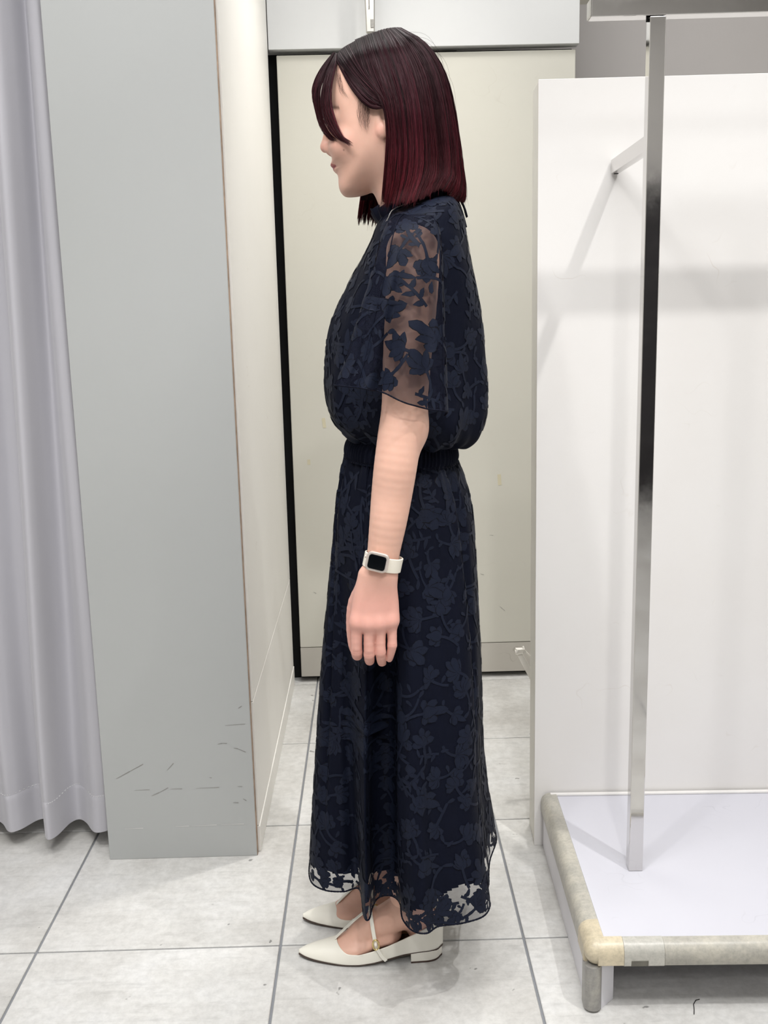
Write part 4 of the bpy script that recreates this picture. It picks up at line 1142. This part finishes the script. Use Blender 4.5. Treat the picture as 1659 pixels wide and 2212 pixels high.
# ---------------------------------------------------------------- shoes
def leather():
    t = NT('cream_leather'); c = t.coords()
    t.set(Base_Color=t.ramp(t.noise(c, 8, 3), [(0.3, srgb(228, 225, 213)), (0.7, srgb(236, 233, 223))]), Roughness=0.36)
    t.b.inputs['Specular IOR Level'].default_value = 0.45; t.bump(t.noise(c, 700, 2), 0.06, 0.0004); return t.m
M_LEATHER = leather()
M_LINING = plain('tan_lining', srgb(206, 170, 140), 0.6)
M_OUTSOLE = plain('dark_brown_sole', srgb(72, 56, 48), 0.55, var=0.1)
M_GOLD = plain('pale_gold', srgb(222, 200, 140), 0.22, 1.0, var=0.05)
M_PEARL = plain('pearl', srgb(240, 234, 226), 0.2)
def build_shoe(which, label):
    yf = FOOT[which]
    if which == 'near': xt, xh = at(645, 2040, yf)[0], at(957, 2050, yf - 0.01)[0]
    else: xt, xh = at(654, 1975, yf)[0], at(654, 1975, yf)[0] + at(957, 2050, FOOT['near'] - 0.01)[0] - at(645, 2040, FOOT['near'])[0]
    Ls = xh - xt
    ks = [0, .02, .06, .12, .2, .266, .33, .42, .52, .62, .72, .82, .9, .95, .98, 1.0]
    kw = [.0020, .0088, .0158, .0228, .0295, .0345, .0375, .0395, .0385, .0350, .0320, .0305, .0290, .0245, .0170, .0040]
    kh = [.004, .008, .0130, .0190, .0255, .0300, .0400, .058, .075, .10, .13, .15, .16, .16, .16, .16]
    kb = [.0095, .0090, .0078, .0062, .0048, .0042, .0040, .0045, .0075, .0125, .0180, .0210, .0220, .0222, .0224, .0226]   # bottom of the upper
    kt = [.04, .04, .04, .04, .04, .04, .0200, .0190, .0225, .0250, .0300, .0385, .0480, .0540, .0560, .0565]               # wall height above it
    fn = lambda k: (lambda s: np.interp(s, np.linspace(0, 1, 200), np.convolve(np.pad(np.interp(np.linspace(0, 1, 200), ks, k), 4, 'edge'), np.ones(9) / 9, 'valid')))
    w, hgt, zb = fn(kw), fn(kh), fn(kb)
    wall = lambda s: np.interp(s, ks, kt)
    th = 0.266
    O = np.array([xt, yf, 0.0])
    def upper_pt(s, phi, off=0.0):
        W, H, B = w(s) + off, hgt(s) + off, zb(s)
        lean = 0.004 * np.clip((s - 0.9) / 0.1, 0, 1)
        return np.array([s * Ls + lean * math.sin(phi), -W * (abs(math.cos(phi)) ** (1 - 0.2 * min(1, max(0, (s - th) / 0.12)))) * math.copysign(1, math.cos(phi)), B + H * math.sin(phi)])
    def phic(s):
        if s <= th: return math.pi / 2
        a = math.asin(min(1, wall(max(s, 0.33)) / hgt(s)))
        k = min(1.0, (s - th) / 0.085); k = 1 - math.sqrt(max(0, 1 - (1 - k) ** 2))
        return a + (math.pi / 2 - a) * (1 - (1 - k)) if False else a + (math.pi / 2 - a) * k
    ss = np.unique(np.concatenate([np.linspace(0, 0.1, 12), np.linspace(0.1, th, 14), th + 0.085 * np.linspace(0, 1, 14) ** 2, np.linspace(th + 0.085, 0.9, 26), np.linspace(0.9, 1, 14)]))
    n = 14; v, f = [], []
    for s in ss:
        pc = phic(s)
        for side in (0, 1):
            for j in range(n):
                p = pc * j / (n - 1)
                v.append(upper_pt(s, p if side == 0 else math.pi - p))
    m = 2 * n
    for i in range(len(ss) - 1):
        for side in (0, 1):
            for j in range(n - 1):
                q = (i * m + side * n + j, (i + 1) * m + side * n + j, (i + 1) * m + side * n + j + 1, i * m + side * n + j + 1)
                f.append(q if side == 0 else q[::-1])
    e = (len(ss) - 1) * m
    for j in range(n - 1): f.append((e + j, e + n + j, e + n + j + 1, e + j + 1))
    sh = mesh('shoe', np.array(v) + O - ORG, f, [M_LEATHER, M_LINING], person, True)
    bm = bmesh.new(); bm.from_mesh(sh.data); bmesh.ops.remove_doubles(bm, verts=bm.verts, dist=0.0002); bmesh.ops.recalc_face_normals(bm, faces=bm.faces)
    bm.to_mesh(sh.data); bm.free(); sh.data.polygons.foreach_set('use_smooth', [True] * len(sh.data.polygons))
    md = sh.modifiers.new('thickness', 'SOLIDIFY'); md.thickness = 0.0016; md.offset = -1; md.material_offset = 1
    # outsole slab under the upper
    v, f = [], []; ss2 = np.linspace(0, 1, 60)
    for s in ss2:
        W = w(s) + 0.0006; B = zb(s)
        v += [(s * Ls, -W, B + 0.001), (s * Ls, W, B + 0.001), (s * Ls, W * 0.93, B - 0.0032), (s * Ls, -W * 0.93, B - 0.0032)]
    for i in range(59):
        for j in range(4): f.append((4 * i + j, 4 * i + (j + 1) % 4, 4 * i + 4 + (j + 1) % 4, 4 * i + 4 + j))
    f += [(3, 2, 1, 0), (236, 237, 238, 239)]
    so = mesh('outsole', np.array(v) + O - ORG, f, M_OUTSOLE, sh)
    bm = bmesh.new(); bm.from_mesh(so.data); bmesh.ops.recalc_face_normals(bm, faces=bm.faces); bm.to_mesh(so.data); bm.free()
    # heel block with its thin dark lift
    def heel(name, z0, z1, mat, shrink):
        out = []; s0 = 0.775
        for s in np.linspace(s0, 1, 18): out.append((s * Ls - shrink * (s > 0.9) * (s - 0.9) * 10, -w(s) * (1 - shrink * 6)))
        poly = out + [(x, -y) for x, y in out[::-1]]
        return prism(name, [(x + O[0] - ORG[0], y + O[1] - ORG[1]) for x, y in poly], 2, z0, z1, mat, sh)
    heel('heel', 0.0036, 0.0212, M_LEATHER, 0.002); heel('heel_lift', 0.0, 0.0034, M_OUTSOLE, 0.0015)
    # T strap, cross strap, buckle
    def ribbon(name, pts, wid, side, mat=M_LEATHER, th=0.0016):
        c = catmull(pts, 30); T = np.gradient(c, axis=0); T /= np.linalg.norm(T, axis=1)[:, None]; v, f = [], []
        for p, t, i in zip(c, T, range(30)):
            sd = np.array(side(p), float); sd -= sd.dot(t) * t; sd /= np.linalg.norm(sd); nn = np.cross(sd, t)
            for a, b in ((-1, -1), (1, -1), (1, 1), (-1, 1)): v.append(p + sd * wid / 2 * a + nn * th / 2 * b)
        for i in range(29):
            for j in range(4): f.append((4 * i + j, 4 * i + (j + 1) % 4, 4 * i + 4 + (j + 1) % 4, 4 * i + 4 + j))
        f += [(3, 2, 1, 0), (116, 117, 118, 119)]
        o = mesh(name, np.array(v) + O - ORG, f, mat, sh)
        bm = bmesh.new(); bm.from_mesh(o.data); bmesh.ops.recalc_face_normals(bm, faces=bm.faces); bmesh.ops.bevel(bm, geom=list(bm.edges), offset=0.0004, segments=1, affect='EDGES', clamp_overlap=True); bm.to_mesh(o.data); bm.free()
        return o
    X = lambda s: s * Ls
    zt_ = zb(th) + hgt(th)
    apex = np.array([X(0.500), 0.0, 0.0915])
    ribbon('instep_strap', [np.array([X(th) - 0.004, 0, zt_ - 0.001]), np.array([X(0.32), 0, zt_ + 0.018]), np.array([X(0.40), 0, 0.0725]), apex + (-0.004, 0, 0)], 0.0082, lambda p: (0, 1, 0))
    bot = np.array([X(0.545), -w(0.545) * 0.985, zb(0.545) + wall(0.545) * 0.92]); botf = np.array([X(0.53), w(0.53) * 0.985, zb(0.53) + wall(0.53) * 0.92])
    ribbon('cross_strap', [bot, np.array([X(0.53), -0.0335, 0.052]), np.array([X(0.515), -0.0245, 0.0765]), apex + (0.001, 0, 0.001), np.array([X(0.51), 0.0245, 0.0765]), np.array([X(0.525), 0.0335, 0.052]), botf], 0.0068, lambda p: (1, 0, 0.2))
    ribbon('strap_keeper', [apex + (-0.001, -0.0065, 0.0012), apex + (0.000, 0, 0.0036), apex + (-0.001, 0.0065, 0.0012)], 0.0092, lambda p: (1, 0, 0.2))
    ribbon('strap_tail', [np.array([X(0.548), -w(0.548) - 0.0022, zb(.548) + wall(0.548) + 0.004]), np.array([X(0.575), -w(0.575) - 0.0032, zb(.575) + 0.012]), np.array([X(0.605), -w(0.605) - 0.0042, zb(.605) + 0.001])], 0.0062, lambda p: (1, 0, 0.3))
    bc = np.array([X(0.537), -0.0372, 0.0435]); tilt = np.array([-0.10, 0.22, 0.97])
    sx = np.array([1, 0, 0.1]); loop = [bc + sx * 0.0056 * math.cos(a) + tilt * 0.0088 * math.sin(a) for a in np.linspace(0, 2 * np.pi, 25)]
    bk = mesh('buckle', *(lambda r: (r[0] + O - ORG, r[1]))(tube_arrays(np.array(loop), 0.0013 + 0.0004 * np.abs(np.sin(np.arange(25) * 1.6)), 7, False)), M_GOLD, sh, True)
    bm = bmesh.new()
    bmesh.ops.create_uvsphere(bm, u_segments=14, v_segments=10, radius=0.0034)
    for vv in bm.verts: vv.co = Vector((vv.co.x * 0.85, vv.co.y * 0.7, vv.co.z * 1.3)) + Vector(bc + O - ORG)
    from_bm('buckle_pearl', bm, M_PEARL, sh, True)
    tag(sh, label)
for wh, lb in (('near', 'cream pointed flat shoe with a gold buckle, nearer foot'), ('far', 'cream pointed flat shoe on the farther foot')): build_shoe(wh, lb)

# ---------------------------------------------------------------- wrist watch
M_WATCH = plain('pale_gold_aluminium', srgb(226, 214, 204), 0.3, 0.6, var=0.02)
M_BAND = plain('cream_rubber_band', srgb(232, 226, 212), 0.5, var=0.02)
M_CRYSTAL = plain('clear_crystal', srgb(240, 240, 242), 0.05, 0.85, var=0.1, scale=900)
def screen_material():
    t = NT('black_glass'); t.set(Base_Color=srgb(6, 9, 12), Roughness=0.06); t.b.inputs['Specular IOR Level'].default_value = 0.6; return t.m
M_SCREEN = screen_material()
def build_watch():
    wc = at(827, 1213, 1.5415)
    tilt = math.radians(13)
    ex = np.array([math.cos(tilt), 0, -math.sin(tilt)]); ez = np.array([math.sin(tilt), 0, math.cos(tilt)]); ey = np.array([0, 1.0, 0])
    # the case sits on the back of the wrist, turned a little towards the thumb side
    yaw = math.radians(-10)
    fx = ex * math.cos(yaw) + ey * math.sin(yaw); fn_ = np.cross(fx, ez); fn_ = fn_ if fn_[1] < 0 else -fn_
    cc = at(815.5, 1213.5, 1.5415 - 0.0250)
    def rr(wd, ht, r, n=6):
        out = []
        for cx, cy, a0 in ((1, 1, 0), (-1, 1, 90), (-1, -1, 180), (1, -1, 270)):
            for k in range(n + 1):
                a = math.radians(a0 + 90 * k / n); out.append((cx * (wd / 2 - r) + r * math.cos(a), cy * (ht / 2 - r) + r * math.sin(a)))
        return out
    def slab(name, layers, mat, parent):
        v, f = [], []; n = None
        for wd, ht, r, dep in layers:
            o = rr(wd, ht, r); n = len(o); v += [cc + fx * a + ez * b + fn_ * dep for a, b in o]
        for k in range(len(layers) - 1):
            for j in range(n): f.append((k * n + j, k * n + (j + 1) % n, (k + 1) * n + (j + 1) % n, (k + 1) * n + j))
        f += [tuple(range(n))[::-1], tuple(range((len(layers) - 1) * n, len(layers) * n))]
        o = mesh(name, np.array(v) - ORG, f, mat, parent)
        bm = bmesh.new(); bm.from_mesh(o.data); bmesh.ops.recalc_face_normals(bm, faces=bm.faces); bm.to_mesh(o.data); bm.free(); return o
    case = slab('wristwatch', [(.030, .025, .006, -.004), (.0345, .0295, .0075, -.002), (.0355, .0305, .008, .0015), (.0350, .0300, .008, .0048), (.0335, .0285, .0075, .0058)], M_WATCH, person)
    tag(case, 'smartwatch with crystal-studded case and black screen')
    slab('screen', [(.0275, .0225, .0045, .0050), (.0275, .0225, .0045, .0064), (.0262, .0212, .004, .0068)], M_SCREEN, case)
    # rim crystals
    v, f = [], []
    ring = np.array(rr(.0306, .0256, .0062, 8)); ring = np.concatenate([ring, ring[:1]]); L = np.concatenate([[0], np.cumsum(np.linalg.norm(np.diff(ring, axis=0), axis=1))])
    for d in np.linspace(0, L[-1], 64, endpoint=False):
        a, b = np.interp(d, L, ring[:, 0]), np.interp(d, L, ring[:, 1]); c = cc + fx * a + ez * b + fn_ * 0.0057; k = len(v); r = 0.00075
        v += [c + fx * r, c + ez * r, c - fx * r, c - ez * r, c + fn_ * 0.0010]; f += [(k, k + 1, k + 4), (k + 1, k + 2, k + 4), (k + 2, k + 3, k + 4), (k + 3, k, k + 4)]
    tag(mesh('rim_crystals', np.array(v) - ORG, f, M_CRYSTAL, case), kind='stuff')
    # band round the wrist, open where the case sits
    v, f = [], []
    for i, a in enumerate(np.linspace(0, 2 * np.pi, 72)):
        c = wc + ex * 0.0282 * math.cos(a) + ey * 0.0222 * math.sin(a); nrm = ex * math.cos(a) * 0.0222 + ey * math.sin(a) * 0.0282; nrm /= np.linalg.norm(nrm)
        hw = 0.0112
        v += [c - ez * hw, c + ez * hw, c + ez * (hw - 0.0006) + nrm * 0.0022, c - ez * (hw - 0.0006) + nrm * 0.0022]
        if i:
            for j in range(4): f.append((4 * i - 4 + j, 4 * i - 4 + (j + 1) % 4, 4 * i + (j + 1) % 4, 4 * i + j))
    o = mesh('band', np.array(v) - ORG, f, M_BAND, case)
    bm = bmesh.new(); bm.from_mesh(o.data); bmesh.ops.recalc_face_normals(bm, faces=bm.faces); bm.to_mesh(o.data); bm.free()
    # digital crown
    cr = cc - fx * 0.0185 + ez * 0.004
    tube('crown', [cr - ORG, cr - fx * 0.0010 - ORG, cr - fx * 0.0018 - ORG], 0.0026, M_WATCH, case, 12)
build_watch()
# ---------------------------------------------------------------- hair
def hair_material():
    t = NT('burgundy_hair'); a = t.add('ShaderNodeAttribute', attribute_name='strand')
    sep = t.add('ShaderNodeSeparateColor'); t.link(a.outputs['Color'], sep.inputs[0])
    along = t.ramp(sep.outputs[0], [(0.0, srgb(26, 12, 17)), (0.30, srgb(46, 16, 24)), (0.65, srgb(70, 22, 30)), (1.0, srgb(84, 26, 32))])
    rnd = t.ramp(sep.outputs[1], [(0.0, G(0.05)), (0.5, G(0.5)), (1.0, G(1.5))])
    t.set(Base_Color=t.mix(1, along, rnd, 'MULTIPLY'), Roughness=t.ramp(sep.outputs[2], [(0.0, G(0.36)), (1.0, G(0.95))]))
    t.b.inputs['Specular IOR Level'].default_value = 0.28
    t.b.inputs['Specular Tint'].default_value = (0.85, 0.58, 0.62, 1)
    return t.m
M_HAIR = hair_material()

class Hair:
    def __init__(self): self.V = []; self.F = []; self.C = []; self.n = 0
    def strands(self, paths, r0, r1, along0=0.0, along1=1.0, shade=None):
        """paths: N, K, 3 -> thin three-sided tapered tubes"""
        N, K, _ = paths.shape
        T = np.gradient(paths, axis=1); T /= np.linalg.norm(T, axis=2, keepdims=True) + 1e-12
        ref = np.array([0.2, -1.0, 0.15]) + 0.3 * rng.standard_normal((N, 1, 3))
        A = np.cross(T, ref); A /= np.linalg.norm(A, axis=2, keepdims=True) + 1e-12; B = np.cross(T, A)
        t = np.linspace(0, 1, K); rad = (r0 * (1 - t) + r1 * t) * np.where(t > 0.85, (1 - t) / 0.15 * 0.75 + 0.25, 1.0)
        rad = rad[None, :, None] * (0.7 + 0.6 * rng.random((N, 1, 1)))
        ring = [paths + rad * (math.cos(a) * A + math.sin(a) * B) for a in (0, 2.094, 4.189)]
        V = np.stack(ring, 2)                                    # N, K, 3, 3
        base = self.n + (np.arange(N)[:, None, None] * K + np.arange(K - 1)[None, :, None]) * 3
        j = np.arange(3)[None, None, :]; j2 = (j + 1) % 3
        Q = np.stack([base + j, base + j2, base + 3 + j2, base + 3 + j], -1).reshape(-1, 4)
        sh = rng.random(N) if shade is None else shade
        C = np.zeros((N, K, 3, 4)); C[..., 0] = np.clip((along0 + (along1 - along0) * t)[None, :, None] + 0.30 * (rng.random((N, 1, 1)) - 0.5), 0, 1); C[..., 1] = sh[:, None, None]; C[..., 3] = 1
        self.V.append(V.reshape(-1, 3)); self.F.append(Q); self.C.append(C.reshape(-1, 4)); self.n += N * K * 3
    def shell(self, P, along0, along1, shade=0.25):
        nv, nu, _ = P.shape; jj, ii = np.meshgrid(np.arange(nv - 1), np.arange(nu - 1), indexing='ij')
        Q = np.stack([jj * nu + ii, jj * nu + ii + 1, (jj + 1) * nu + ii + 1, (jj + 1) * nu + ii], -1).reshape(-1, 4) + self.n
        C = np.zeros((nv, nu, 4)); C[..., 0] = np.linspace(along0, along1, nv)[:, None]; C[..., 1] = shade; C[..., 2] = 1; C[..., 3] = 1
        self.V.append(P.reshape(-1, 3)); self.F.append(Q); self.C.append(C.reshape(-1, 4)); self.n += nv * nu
    def object(self):
        V = np.concatenate(self.V) - ORG; Q = np.concatenate(self.F); C = np.concatenate(self.C)
        me = bpy.data.meshes.new('hair')
        me.vertices.add(len(V)); me.vertices.foreach_set('co', V.astype(np.float32).ravel())
        me.loops.add(len(Q) * 4); me.loops.foreach_set('vertex_index', Q.astype(np.int32).ravel())
        me.polygons.add(len(Q)); me.polygons.foreach_set('loop_start', np.arange(0, len(Q) * 4, 4, dtype=np.int32)); me.polygons.foreach_set('loop_total', np.full(len(Q), 4, np.int32))
        me.update(calc_edges=True)
        a = me.attributes.new('strand', 'FLOAT_COLOR', 'POINT'); a.data.foreach_set('color', C.astype(np.float32).ravel())
        o = link_mesh('hair', me, M_HAIR, person, True); return tag(o, 'shoulder-length dark burgundy bob with side-swept bangs', kind='stuff')

def lock_sheet(cols, nu, nv):
    """cols: list of control columns root -> tip in (px, py, Y); returns a Sheet with u across the columns, v along the hair"""
    K = 9
    C = [catmull([at(x, y, d) for x, y, d in c], K) for c in cols]
    rings = [[c[k] for c in C] for k in range(K)]
    return Sheet(rings, nu, nv, False)

def hair_from_sheet(H, S, count, K, depth, clump, r0, r1, along=(0, 1), ulim=(0, 1), tip=0.03, center=None, shade_by_u=None, frizz=0.0006):
    c = np.array(center); N = S.N * np.sign(((S.P - c) * S.N).sum(2, keepdims=True))
    u = np.sort(ulim[0] + (ulim[1] - ulim[0]) * rng.random(count)); t = np.linspace(0, 1, K)
    # strands gather into clumps
    ck = np.round(u * clump) / clump; pull = rng.random(count) * 0.75
    noise = np.interp(u, np.linspace(0, 1, 90), rng.standard_normal(90))
    off = depth[0] + (depth[1] - depth[0]) * rng.random(count)
    end = 1 - tip * (0.5 * rng.random(count) + 0.5 * rng.random(clump + 1)[np.round(u * clump).astype(int)])
    U = u[:, None] + (ck - u)[:, None] * pull[:, None] * np.clip(t * 1.6 - 0.2, 0, 1)[None, :]
    Vv = t[None, :] * end[:, None]
    P = S.smp(S.P, U, Vv); Nn = S.smp(N, U, Vv)
    lift = (off[:, None] + 0.0011 * noise[:, None] * np.clip(t * 3, 0, 1)[None, :])[..., None]
    P = P + Nn * lift
    ph = rng.random((count, 1, 3)) * 6.28; fr = 2 + 3 * rng.random((count, 1, 1))
    P = P + frizz * np.sin(ph + fr * t[None, :, None] * 3) * np.clip(t * 2, 0, 1)[None, :, None]
    cs = rng.random(clump + 1)[np.round(u * clump).astype(int)]
    sh = np.clip(0.62 * cs + 0.38 * rng.random(count), 0, 1); end_c = 0
    H.strands(P, r0, r1, along[0], along[1], sh)
    return N

def build_hair():
    H = Hair(); hc = at(840, 230, PY)
    near = [
        [(768, 90, 1.737), (776, 120, 1.682), (792, 165, 1.668), (815, 205, 1.656), (831, 240, 1.6525), (836, 290, 1.652), (834, 350, 1.653), (830, 405, 1.655), (825, 450, 1.658)],
        [(795, 78, 1.737), (803, 110, 1.680), (820, 160, 1.662), (840, 215, 1.650), (850, 265, 1.647), (853, 315, 1.646), (850, 365, 1.646), (846, 410, 1.647), (838, 450, 1.650)],
        [(820, 70, 1.737), (834, 103, 1.680), (854, 160, 1.658), (871, 225, 1.646), (878, 285, 1.643), (880, 335, 1.641), (876, 380, 1.640), (868, 415, 1.638), (862, 446, 1.628)],
        [(838, 65.5, 1.737), (862, 98, 1.684), (888, 160, 1.663), (903, 230, 1.652), (909, 295, 1.650), (911, 345, 1.648), (907, 380, 1.645), (898, 412, 1.640), (888, 441, 1.628)],
        [(850, 64, 1.738), (884, 96, 1.690), (916, 155, 1.675), (933, 230, 1.667), (940, 300, 1.664), (943, 345, 1.662), (941, 378, 1.658), (932, 402, 1.652), (921, 428, 1.640)],
        [(858, 64, 1.739), (902, 92, 1.702), (938, 148, 1.692), (957, 220, 1.686), (967, 295, 1.683), (972, 345, 1.681), (972, 378, 1.678), (964, 394, 1.672), (953, 413, 1.664)],
        [(862, 64, 1.740), (912, 93, 1.722), (950, 148, 1.716), (971, 220, 1.713), (983, 298, 1.711), (991, 355, 1.710), (995, 392, 1.709), (992, 418, 1.708), (978, 434, 1.707)],
        [(864, 64, 1.741), (916, 96, 1.742), (955, 151, 1.744), (976, 222, 1.745), (988, 298, 1.746), (996, 355, 1.746), (1001, 395, 1.746), (1003, 420, 1.746), (1001, 440, 1.745)]]
    far = []
    for c in near[::-1][1:]: far.append([(x, y, 2 * PY - d) for x, y, d in c])
    far[-1] = [(768, 90, 1.743), (770, 125, 1.785), (778, 170, 1.812), (788, 230, 1.824), (792, 290, 1.828), (788, 350, 1.828), (782, 405, 1.826), (776, 450, 1.824), (771, 488, 1.822)]
    far[-2] = [(795, 78, 1.743), (800, 115, 1.785), (812, 165, 1.818), (822, 220, 1.829), (826, 290, 1.832), (820, 350, 1.832), (812, 405, 1.831), (804, 450, 1.830), (797, 490, 1.828)]
    far[-3] = [(820, 70, 1.743), (832, 108, 1.785), (850, 162, 1.822), (862, 225, 1.834), (862, 290, 1.837), (854, 350, 1.838), (845, 405, 1.838), (836, 450, 1.836), (826, 486, 1.834)]
    S = lock_sheet(near + far, 420, 70)
    N = hair_from_sheet(H, S, 7200, 22, (-0.003, 0.0024), 110, 0.00048, 0.00034, (0, 1), (0, 1), 0.075, hc)
    hair_from_sheet(H, S, 700, 22, (0.0012, 0.0035), 60, 0.00042, 0.00026, (0, 1), (0.0, 0.6), 0.06, hc, frizz=0.0012)
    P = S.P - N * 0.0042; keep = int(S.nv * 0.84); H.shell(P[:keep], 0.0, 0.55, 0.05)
    # hair swept back from the forehead over the temple and behind the ear
    temple = [
        [(727, 131, 1.722), (738, 154, 1.700), (752, 180, 1.682), (770, 206, 1.671), (789, 226, 1.666), (808, 236, 1.662), (826, 232, 1.658), (846, 236, 1.652)],
        [(728, 122, 1.728), (742, 146, 1.702), (760, 172, 1.680), (780, 198, 1.668), (800, 217, 1.662), (818, 226, 1.658), (832, 229, 1.655), (850, 240, 1.650)],
        [(733, 113, 1.733), (750, 137, 1.694), (770, 165, 1.677), (792, 190, 1.664), (812, 208, 1.658), (826, 219, 1.655), (838, 228, 1.652), (854, 246, 1.648)],
        [(745, 103, 1.736), (761, 128, 1.688), (782, 160, 1.672), (804, 185, 1.660), (820, 204, 1.655), (832, 218, 1.652), (842, 232, 1.650), (858, 254, 1.646)],
        [(768, 90, 1.737), (778, 120, 1.682), (795, 158, 1.667), (814, 188, 1.656), (828, 208, 1.6525), (838, 224, 1.650), (848, 240, 1.648), (862, 262, 1.645)]]
    St = lock_sheet(temple, 120, 50)
    Nt = hair_from_sheet(H, St, 1500, 18, (-0.002, 0.0016), 70, 0.00046, 0.00036, (0, 0.5), (0, 1), 0.02, hc)
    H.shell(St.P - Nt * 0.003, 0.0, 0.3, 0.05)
    temple_far = [[(x, y, 2 * PY - d) for x, y, d in c] for c in temple]
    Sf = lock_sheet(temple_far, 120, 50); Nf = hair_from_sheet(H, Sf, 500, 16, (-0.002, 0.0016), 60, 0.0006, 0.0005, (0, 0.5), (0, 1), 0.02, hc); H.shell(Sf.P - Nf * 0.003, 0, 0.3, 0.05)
    # bangs: outer lock, inner lock that curls back over the cheek
    bang_a = [
        [(722, 114, 1.742), (700, 140, 1.735), (684, 168, 1.733), (677, 192, 1.732), (677, 210, 1.731), (682, 226, 1.728), (689, 240, 1.725), (696, 252, 1.722)],
        [(723, 115, 1.738), (703, 143, 1.724), (689, 172, 1.718), (683, 200, 1.715), (683, 228, 1.712), (688, 254, 1.710), (698, 280, 1.706), (714, 300, 1.700)],
        [(724, 116, 1.735), (707, 146, 1.716), (694, 176, 1.708), (688, 206, 1.704), (688, 236, 1.702), (695, 264, 1.700), (709, 289, 1.695), (730, 306, 1.689)]]
    bang_b = [
        [(725, 116, 1.734), (710, 148, 1.710), (699, 180, 1.702), (694, 210, 1.698), (696, 240, 1.695), (705, 268, 1.692), (722, 293, 1.686), (746, 309, 1.680)],
        [(726, 116, 1.733), (717, 148, 1.707), (708, 180, 1.699), (704, 212, 1.694), (708, 242, 1.690), (719, 270, 1.686), (733, 295, 1.681), (760, 315, 1.675)],
        [(727, 116, 1.732), (724, 146, 1.706), (717, 180, 1.697), (714, 212, 1.690), (718, 242, 1.686), (729, 271, 1.682), (742, 298, 1.677), (768, 324, 1.670)]]
    for cols, cnt, lim in ((bang_a, 260, 0.06), (bang_b, 330, 0.12)):
        Sb = lock_sheet(cols, 60, 50); hair_from_sheet(H, Sb, cnt, 22, (-0.0016, 0.0016), 9, 0.00048, 0.00030, (0.1, 0.8), (0, 1), lim, hc, frizz=0.0008)
        hair_from_sheet(H, Sb, cnt // 3, 22, (-0.004, -0.0012), 6, 0.00050, 0.00030, (0.05, 0.6), (0.1, 0.95), lim, hc, frizz=0.0008)
    bang_far = [[(x, y, 2 * PY - d + 0.004) for x, y, d in c[:6]] for c in bang_a]
    Sb = lock_sheet(bang_far, 60, 40); hair_from_sheet(H, Sb, 300, 18, (-0.0016, 0.0016), 14, 0.0005, 0.0003, (0.1, 0.7), (0, 1), 0.1, hc)
    # baby hairs at the temple and the sideburn
    def wisps(cols, cnt, r, along=(0.15, 0.5), tip=0.5):
        Sw = lock_sheet(cols, 40, 40); hair_from_sheet(H, Sw, cnt, 14, (0.0002, 0.0014), 12, r, r * 0.5, along, (0, 1), tip, hc, frizz=0.0012)
    wisps([[(774, 212, 1.670), (771, 235, 1.6705), (772, 258, 1.671), (779, 282, 1.672)], [(788, 226, 1.667), (786, 250, 1.668), (788, 272, 1.669), (793, 292, 1.670)], [(800, 236, 1.665), (800, 258, 1.6665), (798, 276, 1.668), (799, 300, 1.670)]], 100, 0.00009)
    wisps([[(728, 134, 1.718), (727, 165, 1.705), (733, 195, 1.694), (745, 216, 1.686)], [(738, 154, 1.702), (740, 180, 1.694), (750, 205, 1.685), (768, 224, 1.676)]], 40, 0.00009, tip=0.6)
    # loose flyaway hairs over the crown and the ends
    n = 70; u = rng.random(n); t = np.linspace(0, 1, 16)
    base = S.smp(S.P, np.repeat(u[:, None], 16, 1), (0.02 + 0.25 * rng.random(n))[:, None] + 0.22 * t[None, :]); Nn = S.smp(N, np.repeat(u[:, None], 16, 1), 0.1 + 0 * t[None, :])
    H.strands(base + Nn * ((0.003 + 0.010 * rng.random(n))[:, None] * np.sin(np.pi * t)[None, :])[..., None], 0.00016, 0.00012, 0.2, 0.5)
    n = 60; u = rng.random(n) * 0.95; st = 0.7 + 0.2 * rng.random(n)
    base = S.smp(S.P, np.repeat(u[:, None], 16, 1), st[:, None] + (1 - st)[:, None] * t[None, :]); Nn = S.smp(N, np.repeat(u[:, None], 16, 1), 0.8 + 0 * t[None, :])
    H.strands(base + Nn * ((0.004 + 0.010 * rng.random(n))[:, None] * t[None, :] ** 2)[..., None] + np.array([0, 0, -0.006]) * (t ** 3)[None, :, None], 0.00018, 0.00012, 0.7, 1.0)
    return H.object()
build_hair()
